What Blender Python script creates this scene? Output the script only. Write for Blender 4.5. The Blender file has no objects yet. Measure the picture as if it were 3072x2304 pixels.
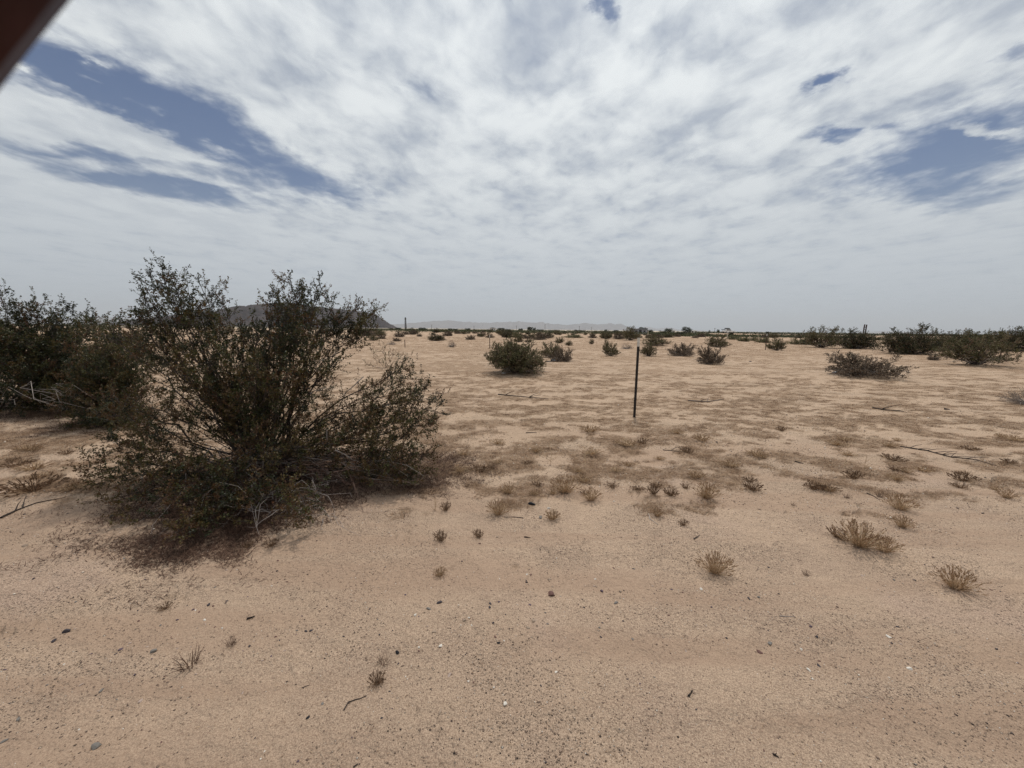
import bpy, math, random
import numpy as np
from mathutils import Vector, Matrix

random.seed(7)
rng = np.random.default_rng(7)
sc = bpy.context.scene
COL = sc.collection
R = math.radians

# ------------------------------------------------------------------ camera
F = 1154.0                      # focal length in pixels of the 3072 wide photograph
CAM = Vector((0, 0, 1.55))
PITCH, ROLL = 8.09, 0.63
cd = bpy.data.cameras.new('camera')
cam = bpy.data.objects.new('camera', cd)
COL.objects.link(cam)
ROT = Matrix.Rotation(R(90 - PITCH), 4, 'X') @ Matrix.Rotation(R(ROLL), 4, 'Z')
cam.matrix_world = Matrix.Translation(CAM) @ ROT
cd.sensor_width = 36
cd.lens = 36 * F / 3072
cd.clip_start = 0.004
cd.clip_end = 200000
cd.dof.use_dof = True
cd.dof.focus_distance = 6.0
cd.dof.aperture_fstop = 19.0
sc.camera = cam


def ray(px, py):
    return (ROT.to_3x3() @ Vector(((px - 1536) / F, -(py - 1152) / F, -1))).normalized()


def ground(px, py):
    d = ray(px, py)
    return Vector((d.x, d.y, 0)) * (CAM.z / -d.z)


def at(px, py, y):
    d = ray(px, py)
    return CAM + d * (y / d.y)


def hor(px, depth):
    """point on the ground plane at a given depth below a column of the picture"""
    d = ray(px, 988 + .011 * (px - 1536))
    return Vector((d.x / d.y * depth, depth, 0))


FWD = ROT.to_3x3() @ Vector((0, 0, -1))


def zd(p):
    """distance along the viewing direction"""
    return (Vector(p) - CAM).dot(FWD)


def px_m(depth):
    return depth / F


# ------------------------------------------------------------------ sun and view
SUN_EL, SUN_AZ = 66.0, 14.0      # azimuth to the right of straight ahead
sl = bpy.data.lights.new('sun', 'SUN')
sl.energy = 2.3
sl.angle = R(4)
sl.color = (1.0, .95, .87)
sun = bpy.data.objects.new('sun', sl)
COL.objects.link(sun)
sd = Vector((math.sin(R(SUN_AZ)) * math.cos(R(SUN_EL)), math.cos(R(SUN_AZ)) * math.cos(R(SUN_EL)), math.sin(R(SUN_EL))))
sun.rotation_euler = sd.to_track_quat('Z', 'Y').to_euler()
sc.view_settings.view_transform = 'Standard'
sc.view_settings.look = 'None'
sc.view_settings.gamma = 1
sc.view_settings.exposure = 0
sc.view_settings.use_curve_mapping = False
sc.render.engine = 'CYCLES'
sc.cycles.use_denoising = True
sc.cycles.denoising_input_passes = 'RGB_ALBEDO_NORMAL'
sc.cycles.denoising_prefilter = 'NONE'
sc.cycles.max_bounces = 6
sc.cycles.transparent_max_bounces = 8
sc.cycles.volume_bounces = 0
sc.cycles.sample_clamp_indirect = 3
sc.cycles.sample_clamp_direct = 12


class NT:
    def __init__(s, tree):
        s.t = tree
        s.t.nodes.clear()

    def n(s, kind, **kw):
        nd = s.t.nodes.new(kind)
        for k, v in kw.items():
            setattr(nd, k, v)
        return nd

    def l(s, a, b):
        s.t.links.new(a, b)

    def put(s, sock, v):
        if isinstance(v, (int, float, tuple, list)):
            sock.default_value = v
        else:
            s.l(v, sock)

    def m(s, op, a, b=0.0, c=None, clamp=False):
        nd = s.n('ShaderNodeMath', operation=op, use_clamp=clamp)
        s.put(nd.inputs[0], a)
        s.put(nd.inputs[1], b)
        if c is not None:
            s.put(nd.inputs[2], c)
        return nd.outputs[0]

    def v(s, op, a, b=None):
        nd = s.n('ShaderNodeVectorMath', operation=op)
        s.put(nd.inputs[0], a)
        if b is not None:
            s.put(nd.inputs[1], b)
        return nd.outputs[1] if op == 'LENGTH' else nd.outputs[0]

    def noise(s, vec, scale, detail=4, rough=.5, dist=0.0, out=0):
        nd = s.n('ShaderNodeTexNoise')
        if vec is not None:
            s.l(vec, nd.inputs['Vector'])
        nd.inputs['Scale'].default_value = scale
        nd.inputs['Detail'].default_value = detail
        nd.inputs['Roughness'].default_value = rough
        nd.inputs['Distortion'].default_value = dist
        return nd.outputs[out]

    def mr(s, val, a, b, c=0.0, d=1.0, kind='SMOOTHSTEP'):
        nd = s.n('ShaderNodeMapRange', interpolation_type=kind)
        s.put(nd.inputs['Value'], val)
        nd.inputs['From Min'].default_value = a
        nd.inputs['From Max'].default_value = b
        nd.inputs['To Min'].default_value = c
        nd.inputs['To Max'].default_value = d
        return nd.outputs[0]

    def mix(s, f, a, b, kind='MIX'):
        nd = s.n('ShaderNodeMix', data_type='RGBA', blend_type=kind)
        s.put(nd.inputs['Factor'], f)
        for i, x in ((6, a), (7, b)):
            if isinstance(x, tuple) and len(x) == 3:
                x = (*x, 1)
            s.put(nd.inputs[i], x)
        return nd.outputs[2]

    def ramp(s, f, stops, interp='LINEAR'):
        nd = s.n('ShaderNodeValToRGB')
        cr = nd.color_ramp
        cr.interpolation = interp
        while len(cr.elements) < len(stops):
            cr.elements.new(.5)
        for e, (p, c) in zip(cr.elements, stops):
            e.position = p
            e.color = (*c, 1) if len(c) == 3 else c
        s.put(nd.inputs[0], f)
        return nd.outputs[0]


# ------------------------------------------------------------------ world: Nishita sky under a broken cloud sheet
W = bpy.data.worlds.new('World')
sc.world = W
W.use_nodes = True
t = NT(W.node_tree)
KS = .1
bg = t.n('ShaderNodeBackground')
bg.inputs['Strength'].default_value = KS
out = t.n('ShaderNodeOutputWorld')
t.l(bg.outputs[0], out.inputs[0])
sky = t.n('ShaderNodeTexSky', sky_type='NISHITA')
sky.sun_disc = False
sky.sun_elevation = R(SUN_EL)
sky.sun_rotation = R(SUN_AZ)
sky.air_density = 1.0
sky.dust_density = 1.5
sky.ozone_density = 1.6
geo = t.n('ShaderNodeTexCoord')
dirv = t.v('NORMALIZE', geo.outputs['Generated'])
sep = t.n('ShaderNodeSeparateXYZ')
t.l(dirv, sep.inputs[0])
zc = t.m('MAXIMUM', sep.outputs[2], 0.0)
ZO = .07
den = t.m('ADD', zc, ZO)
comb = t.n('ShaderNodeCombineXYZ')
t.l(t.m('DIVIDE', sep.outputs[0], den), comb.inputs[0])
t.l(t.m('DIVIDE', sep.outputs[1], den), comb.inputs[1])
uv = comb.outputs[0]


def sky_uv(px, py):
    d = ray(px, py)
    return Vector((d.x / (d.z + ZO), d.y / (d.z + ZO)))


# wispy warp of the plane
w1 = t.n('ShaderNodeTexNoise')
t.l(uv, w1.inputs['Vector'])
w1.inputs['Scale'].default_value = 2.6
w1.inputs['Detail'].default_value = 3
w1.inputs['Roughness'].default_value = .5
warp = t.v('MULTIPLY', t.v('SUBTRACT', w1.outputs['Color'], (.5, .5, .5)), (.16, .16, 0))
w2 = t.n('ShaderNodeTexNoise')
t.l(uv, w2.inputs['Vector'])
w2.inputs['Scale'].default_value = 7.5
w2.inputs['Detail'].default_value = 5
w2.inputs['Roughness'].default_value = .6
uvn = t.v('ADD', uv, warp)
# the edges of the gaps are torn more finely than the cloud texture
uvw = t.v('ADD', uvn, t.v('MULTIPLY', t.v('SUBTRACT', w2.outputs['Color'], (.5, .5, .5)), (.24, .24, 0)))


def stroke(p, q, wpx, amp, acc):
    a, b = sky_uv(*p), sky_uv(*q)
    c = (a + b) / 2
    d = b - a
    mid = ((p[0] + q[0]) / 2, (p[1] + q[1]) / 2)
    pd = Vector((q[0] - p[0], q[1] - p[1])).normalized()
    o = sky_uv(mid[0] - pd.y * wpx, mid[1] + pd.x * wpx)
    dn = d.normalized()
    wid = abs((o - sky_uv(*mid)).cross(dn)) if d.length else .1
    mp = t.n('ShaderNodeMapping', vector_type='TEXTURE')
    t.l(uvw, mp.inputs['Vector'])
    mp.inputs['Location'].default_value = (c.x, c.y, 0)
    mp.inputs['Rotation'].default_value = (0, 0, math.atan2(d.y, d.x))
    mp.inputs['Scale'].default_value = (max(d.length / 2, .01), max(wid, .008), 1)
    r = t.v('LENGTH', mp.outputs[0])
    g = t.m('POWER', 2.71828, t.m('MULTIPLY', t.m('POWER', r, 2.6), -.9))
    g = t.m('MULTIPLY', g, amp)
    return g if acc is None else t.m('ADD', acc, g)


acc = None
for p, q, w, a in [
        # gaps of blue
        ((-170, 60), (790, 480), 90, -1.45),
        ((200, 495), (780, 610), 58, -1.15),
        ((-60, 430), (420, 560), 60, -.5),
        ((700, 490), (1140, 610), 52, -.7),
        ((2560, 500), (3160, 420), 100, -1.2),
        ((2700, 610), (3100, 560), 45, -.7),
        ((2380, 262), (2510, 246), 26, -1.15),
        ((2470, 395), (2545, 425), 34, -.9),
        ((2610, 385), (2690, 375), 18, -.5),
        ((3040, 190), (3090, 130), 40, -.6),
        ((1760, 28), (1850, 10), 26, -.75),
        ((1440, 0), (1540, -15), 22, -.8),
        ((1170, 280), (1320, 270), 34, -.30),
        # streaks of cloud lying in the blue
        ((120, 318), (530, 455), 42, 1.35),
        ((30, 195), (140, 240), 12, .75),
        ((190, 270), (300, 300), 10, .4),
        ((-40, 350), (180, 400), 40, .55),
        ((240, 490), (660, 520), 22, .4),
        ((2860, 370), (3080, 400), 22, .95),
        ((-50, 520), (700, 690), 60, .5), ((420, 500), (700, 560), 14, .5), ((250, 235), (330, 262), 9, .4), ((380, 300), (520, 370), 12, .55), ((560, 400), (680, 450), 14, .5), ((200, 160), (300, 190), 10, .45), ((150, 480), (400, 520), 14, .5), ((560, 470), (700, 500), 16, .35)]:
    acc = stroke(p, q, w, a, acc)

mpn = t.n('ShaderNodeMapping')
t.l(uvn, mpn.inputs['Vector'])
mpn.inputs['Rotation'].default_value = (0, 0, R(-32))
mpn.inputs['Scale'].default_value = (1.35, 1.05, 1)
n_big = t.noise(mpn.outputs[0], 1.5, 3, .5)
n_mid = t.noise(mpn.outputs[0], 3.0, 5, .52)
n_fine = t.noise(mpn.outputs[0], 10.5, 6, .56)
dens = t.m('ADD', 1.02, t.m('MULTIPLY', t.m('SUBTRACT', n_mid, .5), 1.25))
dens = t.m('ADD', dens, t.m('MULTIPLY', t.m('SUBTRACT', n_fine, .5), .85))
dens = t.m('ADD', dens, t.m('MULTIPLY', t.m('SUBTRACT', n_big, .5), .5))
dens = t.m('ADD', dens, acc)
alpha = t.mr(dens, -.05, 1.0, 0, 1)
# brightness: lit wisps and grey bellies, a broad glow towards the sun
br = t.m('ADD', t.m('MULTIPLY', n_mid, 1.05), t.m('MULTIPLY', n_fine, .38))
br = t.m('ADD', br, t.m('MULTIPLY', n_big, .57))
shade = t.mr(br, .74, 1.24, 0, 1)
shade = t.m('ADD', .5, t.m('MULTIPLY', t.m('SUBTRACT', shade, .5), t.mr(zc, .05, .45, .12, 1)))
ccol = t.mix(shade, (4.75, 5.2, 5.8), (7.9, 8.25, 8.4))
dt = t.n('ShaderNodeVectorMath', operation='DOT_PRODUCT')
t.l(dirv, dt.inputs[0])
dt.inputs[1].default_value = tuple(sd)
glow = t.m('POWER', t.m('MAXIMUM', dt.outputs['Value'], 0), 3)
ccol = t.mix(1.0, ccol, t.mr(glow, 0, 1, .92, 1.22, 'LINEAR'), 'MULTIPLY')
blue = t.mix(1.0, sky.outputs[0], (.30, .40, .54), 'MULTIPLY')
sky_c = t.mix(alpha, blue, ccol)
# thick air low over the plain
hz = t.m('POWER', 2.71828, t.m('MULTIPLY', zc, -6.8))
sky_c = t.mix(t.m('MULTIPLY', hz, .93), sky_c, (4.25, 4.85, 5.45))
t.l(sky_c, bg.inputs['Color'])
W.cycles.sampling_method = 'MANUAL'
W.cycles.sample_map_resolution = 512


# ------------------------------------------------------------------ numpy noise and terrain
_perm = rng.permutation(4096)
_val = rng.random(4096)


def vnoise(x, y):
    xi, yi = np.floor(x).astype(np.int64), np.floor(y).astype(np.int64)
    xf, yf = x - xi, y - yi
    xf = xf * xf * (3 - 2 * xf)
    yf = yf * yf * (3 - 2 * yf)

    def h(a, b):
        return _val[_perm[(_perm[a & 4095] + b) & 4095]]
    return (h(xi, yi) * (1 - xf) + h(xi + 1, yi) * xf) * (1 - yf) + (h(xi, yi + 1) * (1 - xf) + h(xi + 1, yi + 1) * xf) * yf


def fbm(x, y, o=4, g=.5):
    s, a, n = 0, 1, 0
    for i in range(o):
        s = s + a * vnoise(x + 17.3 * i, y - 9.1 * i)
        n += a
        a *= g
        x, y = x * 2.03 + .37 * y, y * 2.03 - .37 * x
    return s / n


def sstep(a, b, x):
    q = np.clip((x - a) / (b - a), 0, 1)
    return q * q * (3 - 2 * q)


MOUNDS = []      # x, y, radius, height


def height(x, y):
    x, y = np.asarray(x, float), np.asarray(y, float)
    r = np.hypot(x, y)
    near = 1 - sstep(60, 400, r)
    h = (fbm(x * 1.6, y * 1.6, 3) - .5) * .030
    h = h + (fbm(x * 8, y * 8, 2) - .5) * .010 * (1 - sstep(6, 14, r))
    h = h + (fbm(x * .35 + 4, y * .35, 3) - .5) * .10 * sstep(2.5, 9, r)
    h = h + (fbm(x * .07 + 9, y * .07, 3) - .5) * .5 * sstep(14, 50, r)
    h = h * near - .10 * sstep(20, 60, r)
    # old wheel tracks sweeping across the near sand
    for y0, w, d in ((1.22, .10, .012), (1.62, .12, .010), (2.35, .16, .012)):
        q = y - (y0 + .10 * x - .045 * x * x)
        h = h - d * np.exp(-(q / w) ** 2) + d * .7 * np.exp(-((q - 1.6 * w) / w) ** 2)
    for mx, my, mr_, mh in MOUNDS:
        h = h + mh * np.exp(-((x - mx) ** 2 + (y - my) ** 2) / mr_ ** 2)
    return h


def cover(x, y):
    """share of the sand that carries dead ground plants"""
    x, y = np.asarray(x, float), np.asarray(y, float)
    r = np.hypot(x, y)
    c = fbm(x * 2.1 + 31, y * 3.4 + 7, 5, .68)
    near = 1 - sstep(5, 10, y)
    low = fbm(x * .55 + 13, y * .9 + 70, 3) - .5
    big = fbm(x * .16 + 3, y * .22 + 40, 3) - .5
    c = c + (low * .20 + big * .30) * (1 - near) + low * .10 * near
    edge = 2.75 + (fbm(x * .9 + 80, y * .9, 3) - .5) * 1.4
    c = c + (sstep(0, 1.3, y - edge) - 1) * .30 + sstep(4, 10, y) * .015 + sstep(10, 30, y) * .045
    return sstep(.415, .525, c)


def hz_at(p):
    return float(height(p[0], p[1]))


# ------------------------------------------------------------------ materials
def mat(name):
    m = bpy.data.materials.new(name)
    m.use_nodes = True
    return m, NT(m.node_tree)


def finish(tr, color, rough=.8, normal=None, spec=.3, metal=0.0, transl=None):
    b = tr.n('ShaderNodeBsdfPrincipled')
    tr.put(b.inputs['Base Color'], (*color, 1) if isinstance(color, tuple) and len(color) == 3 else color)
    tr.put(b.inputs['Roughness'], rough)
    tr.put(b.inputs['Specular IOR Level'], spec)
    tr.put(b.inputs['Metallic'], metal)
    if normal is not None:
        tr.l(normal, b.inputs['Normal'])
    o = tr.n('ShaderNodeOutputMaterial')
    sh = b.outputs[0]
    if transl:
        tl = tr.n('ShaderNodeBsdfTranslucent')
        tr.put(tl.inputs[0], (*color, 1) if isinstance(color, tuple) and len(color) == 3 else color)
        mx = tr.n('ShaderNodeMixShader')
        mx.inputs[0].default_value = transl
        tr.l(sh, mx.inputs[1])
        tr.l(tl.outputs[0], mx.inputs[2])
        sh = mx.outputs[0]
    tr.l(sh, o.inputs[0])


def bump(tr, hgt, strength, dist):
    b = tr.n('ShaderNodeBump')
    b.inputs['Strength'].default_value = strength
    b.inputs['Distance'].default_value = dist
    tr.l(hgt, b.inputs['Height'])
    return b.outputs[0]


def attr(tr, name):
    a = tr.n('ShaderNodeAttribute')
    a.attribute_name = name
    return a.outputs['Fac']


def plain(name, c1, c2, scale=8, rough=.8, spec=.3, metal=0.0, bs=0.2, bd=.002):
    m, tr = mat(name)
    co = tr.n('ShaderNodeTexCoord').outputs['Object']
    n = tr.noise(co, scale, 5, .6)
    finish(tr, tr.mix(tr.mr(n, .3, .7), c1, c2), rough, bump(tr, tr.noise(co, scale * 4, 3), bs, bd), spec, metal)
    return m


def toned(name, stops, rough=.7, spec=.2, transl=None, interp='LINEAR'):
    """material whose colour follows the per-face attribute «tone»"""
    m, tr = mat(name)
    finish(tr, tr.ramp(attr(tr, 'tone'), stops, interp), rough, None, spec, transl=transl)
    return m


# sand
SAND, tr = mat('sand')
co = tr.n('ShaderNodeTexCoord').outputs['Object']
big = tr.noise(co, .35, 4, .55)
midn = tr.noise(co, 2.3, 5, .6)
base = tr.mix(tr.mr(big, .38, .62), (.452, .309, .215), (.540, .374, .262))
base = tr.mix(tr.mr(midn, .40, .68), base, (.410, .276, .195))
pink = tr.noise(co, .8, 3, .6)
base = tr.mix(tr.mr(pink, .54, .68, 0, .45), base, (.485, .325, .262))
grain = tr.noise(co, 190, 4, .8)
base = tr.mix(tr.mr(grain, .36, .64, 0, 1), tr.mix(.5, base, (.09, .06, .045)), tr.mix(.38, base, (.78, .62, .46)))
grit = tr.noise(co, 75, 2, .6)
base = tr.mix(tr.mr(grit, .56, .68, 0, .40), base, (.17, .12, .09))
cobs = []
mb = tr.n('ShaderNodeMapping')
mb.inputs['Rotation'].default_value = (0, 0, R(-9))
mb.inputs['Scale'].default_value = (.30, 2.6, 1)
tr.l(co, mb.inputs['Vector'])
bands = tr.noise(mb.outputs[0], 1.0, 3, .5, .4)
base = tr.mix(tr.mr(bands, .44, .58, 0, .55), base, (.37, .25, .175))
gz = tr.m('MULTIPLY', tr.mr(tr.noise(co, 1.1, 4, .6), .42, .58, .08, 1), tr.mr(bands, .36, .56, 1, .35))
for sca, rad, dens_, seed in ((62, .30, .55, 0), (120, .36, .7, 3.3), (34, .20, .25, 7.7)):
    vo = tr.n('ShaderNodeTexVoronoi', feature='F1')
    mp = tr.n('ShaderNodeMapping')
    mp.inputs['Location'].default_value = (seed, seed * 2, 0)
    mp.inputs['Scale'].default_value = (1, 1, .4)
    tr.l(co, mp.inputs['Vector'])
    tr.l(mp.outputs[0], vo.inputs['Vector'])
    vo.inputs['Scale'].default_value = sca
    sx = tr.n('ShaderNodeSeparateColor')
    tr.l(vo.outputs['Color'], sx.inputs[0])
    pick = tr.m('LESS_THAN', sx.outputs[0], tr.m('MULTIPLY', gz, dens_))
    dome = tr.m('MULTIPLY', tr.mr(vo.outputs['Distance'], rad * .5, rad, 1, 0), pick)
    pc = tr.ramp(sx.outputs[1], [(0, (.05, .038, .035)), (.10, (.10, .07, .06)), (.18, (.24, .165, .125)), (.62, (.42, .30, .22)), (.86, (.58, .45, .35)), (.96, (.72, .62, .52))], 'CONSTANT')
    base = tr.mix(dome, base, pc)
    cobs.append(tr.m('MULTIPLY', dome, 1 / sca))
cv = attr(tr, 'cover')
fb = tr.noise(co, 9, 7, .7)
fb2 = tr.noise(co, 38, 5, .7)
cmask = tr.m('MULTIPLY', cv, tr.mr(tr.m('ADD', fb, tr.m('MULTIPLY', fb2, .5)), .60, .88, .3, 1))
dead = tr.mix(tr.mr(fb2, .35, .65), (.220, .138, .084), (.385, .255, .160))
base = tr.mix(attr(tr, 'field'), base, tr.mix(.62, base, (.50, .365, .255)))
base = tr.mix(tr.m('MULTIPLY', cmask, .85), base, dead)
lt = attr(tr, 'litter')
base = tr.mix(tr.m('MULTIPLY', tr.m('MULTIPLY', lt, .3), tr.mr(fb2, .46, .54)), base, (.075, .036, .026))
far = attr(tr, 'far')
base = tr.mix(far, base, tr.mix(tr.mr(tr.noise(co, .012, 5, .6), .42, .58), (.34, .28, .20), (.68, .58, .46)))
hh = tr.m('ADD', tr.m('ADD', cobs[0], cobs[1]), cobs[2])
hh = tr.m('ADD', hh, tr.m('MULTIPLY', tr.noise(co, 45, 6, .7), .012))
hh = tr.m('ADD', hh, tr.m('MULTIPLY', grain, .0016))
hh = tr.m('ADD', hh, tr.m('MULTIPLY', tr.m('MULTIPLY', fb, cv), .06))
hh = tr.m('ADD', hh, tr.m('MULTIPLY', tr.noise(co, 8, 4, .6), .045))
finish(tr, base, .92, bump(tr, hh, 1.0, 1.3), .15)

LEAF = toned('creosote_leaves', [(0, (.011, .014, .005)), (.30, (.032, .038, .012)), (.55, (.074, .074, .021)), (.75, (.105, .080, .026)), (1, (.110, .052, .026))], .5, .35, .22)
LEAF2 = toned('shrub_leaves', [(0, (.080, .082, .036)), (.4, (.145, .130, .062)), (.7, (.19, .145, .088)), (1, (.19, .12, .085))], .65, .2, .2)
LEAF3 = toned('sage_leaves', [(0, (.12, .12, .062)), (.5, (.19, .175, .095)), (1, (.28, .235, .14))], .7, .2, .2)
LEAFM = toned('olive_shrub_leaves', [(0, (.032, .036, .014)), (.4, (.066, .064, .028)), (.7, (.105, .088, .045)), (1, (.12, .075, .045))], .6, .2, .2)
LEAFD = toned('dark_brown_leaves', [(0, (.070, .058, .034)), (.5, (.130, .098, .066)), (1, (.19, .140, .105))], .7, .2, .15)
BARK = toned('stem_bark', [(0, (.030, .022, .018)), (.5, (.065, .050, .042)), (1, (.14, .115, .10))], .8, .2)
DEADW = toned('dead_wood', [(0, (.16, .13, .115)), (.5, (.26, .22, .20)), (1, (.42, .37, .33))], .85, .2)
TWIGB = toned('dry_brown_twigs', [(0, (.045, .026, .022)), (.5, (.11, .066, .052)), (1, (.22, .15, .12))], .85, .2)
STRAW = toned('dry_straw', [(0, (.18, .10, .06)), (.5, (.53, .37, .225)), (1, (.80, .62, .42))], .8, .2, .2)
MATD = toned('dead_ground_plants', [(0, (.090, .054, .033)), (.5, (.235, .145, .088)), (1, (.46, .32, .205))], .85, .15)
LITTER = toned('red_brown_litter', [(0, (.034, .018, .013)), (.5, (.080, .043, .030)), (1, (.20, .125, .085))], .85, .15)
STONE = toned('stone_mix', [(0, (.075, .060, .055)), (.35, (.15, .11, .09)), (.5, (.26, .185, .14)), (.75, (.42, .31, .23)), (.9, (.68, .58, .48)), (1, (.8, .74, .66))], .8, .25)
CROWN = toned('tree_crown_leaves', [(0, (.018, .024, .012)), (.5, (.040, .050, .022)), (1, (.075, .080, .036))], .7, .2, .15)
PALEBUSH = LEAF3


# ------------------------------------------------------------------ object helpers
def tag(o, label=None, cat=None, group=None, kind=None):
    if label:
        o['label'] = label
    if cat:
        o['category'] = cat
    if group:
        o['group'] = group
    if kind:
        o['kind'] = kind
    return o


def empty(name, loc, label, cat, group=None, rz=0.0, scale=(1, 1, 1)):
    o = bpy.data.objects.new(name, None)
    o.empty_display_size = .2
    COL.objects.link(o)
    o.location = loc
    o.rotation_euler = (0, 0, rz)
    o.scale = scale
    return tag(o, label, cat, group)


def link(name, me, parent=None):
    o = bpy.data.objects.new(name, me)
    COL.objects.link(o)
    if name in ('foliage', 'blades', 'stalks', 'branches', 'dead_branches', 'crown'):
        o['kind'] = 'stuff'
    if parent is not None:
        o.parent = parent
    return o


def copy_tree(o, parent=None):
    c = o.copy()
    COL.objects.link(c)
    c.parent = parent
    for ch in o.children:
        copy_tree(ch, c)
    return c


def mesh_np(name, V, faces_n, k, tone=None, material=None, smooth=False):
    """V (n,3) verts, faces_n (m,k) indices, every face with k corners"""
    me = bpy.data.meshes.new(name)
    V = np.asarray(V, np.float32)
    Fc = np.asarray(faces_n, np.int32)
    me.vertices.add(len(V))
    me.vertices.foreach_set('co', V.ravel())
    me.loops.add(Fc.size)
    me.loops.foreach_set('vertex_index', Fc.ravel())
    me.polygons.add(len(Fc))
    me.polygons.foreach_set('loop_start', np.arange(0, Fc.size, k, dtype=np.int32))
    me.polygons.foreach_set('loop_total', np.full(len(Fc), k, np.int32))
    if smooth:
        me.polygons.foreach_set('use_smooth', np.ones(len(Fc), bool))
    me.update(calc_edges=True)
    if tone is not None:
        a = me.attributes.new('tone', 'FLOAT', 'FACE')
        a.data.foreach_set('value', np.asarray(tone, np.float32))
    if material:
        me.materials.append(material)
    return me


class Tubes:
    """thin twigs: tapered tubes of three to six sides"""
    def __init__(s):
        s.V, s.F, s.T, s.n = [], [], [], 0

    def add(s, pts, r0, r1, sides=3, tone=.3):
        P = np.array([tuple(p) for p in pts], float)
        n = len(P)
        T = np.gradient(P, axis=0)
        T /= np.linalg.norm(T, axis=1)[:, None] + 1e-9
        ref = np.array([0.31, .22, .92]) if abs(T[0, 2]) < .9 else np.array([.9, .3, .1])
        A = np.cross(T, ref)
        A /= np.linalg.norm(A, axis=1)[:, None] + 1e-9
        B = np.cross(T, A)
        rr = np.linspace(r0, r1, n)[:, None, None]
        th = np.arange(sides) * 2 * np.pi / sides
        ring = P[:, None, :] + rr * (A[:, None, :] * np.cos(th)[None, :, None] + B[:, None, :] * np.sin(th)[None, :, None])
        s.V.append(ring.reshape(-1, 3))
        i = np.arange(n - 1)[:, None] * sides
        j = np.arange(sides)[None, :]
        j2 = (j + 1) % sides
        q = np.stack([i + j, i + j2, i + sides + j2, i + sides + j], -1).reshape(-1, 4) + s.n
        s.F.append(q)
        s.T.append(np.full(len(q), tone))
        s.n += n * sides

    def mesh(s, name, m):
        return mesh_np(name, np.concatenate(s.V), np.concatenate(s.F), 4, np.concatenate(s.T), m)


def leaves_mesh(name, P, D, L, Wd, tone, m, r=None):
    """diamond leaves: base point P, direction D (unit), length L, width Wd"""
    r = r or rng
    n = len(P)
    rnd = r.normal(size=(n, 3))
    S = np.cross(D, rnd)
    S /= np.linalg.norm(S, axis=1)[:, None] + 1e-9
    N = np.cross(D, S)
    V = np.empty((n, 4, 3))
    L = np.asarray(L)[:, None]
    Wd = np.asarray(Wd)[:, None]
    V[:, 0] = P
    V[:, 1] = P + D * L * .5 + S * Wd * .5 + N * Wd * .12
    V[:, 2] = P + D * L
    V[:, 3] = P + D * L * .5 - S * Wd * .5 + N * Wd * .12
    return mesh_np(name, V.reshape(-1, 3), np.arange(4 * n).reshape(-1, 4), 4, tone, m)


def unit(v):
    v = np.asarray(v, float)
    return v / (np.linalg.norm(v) + 1e-9)


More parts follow.
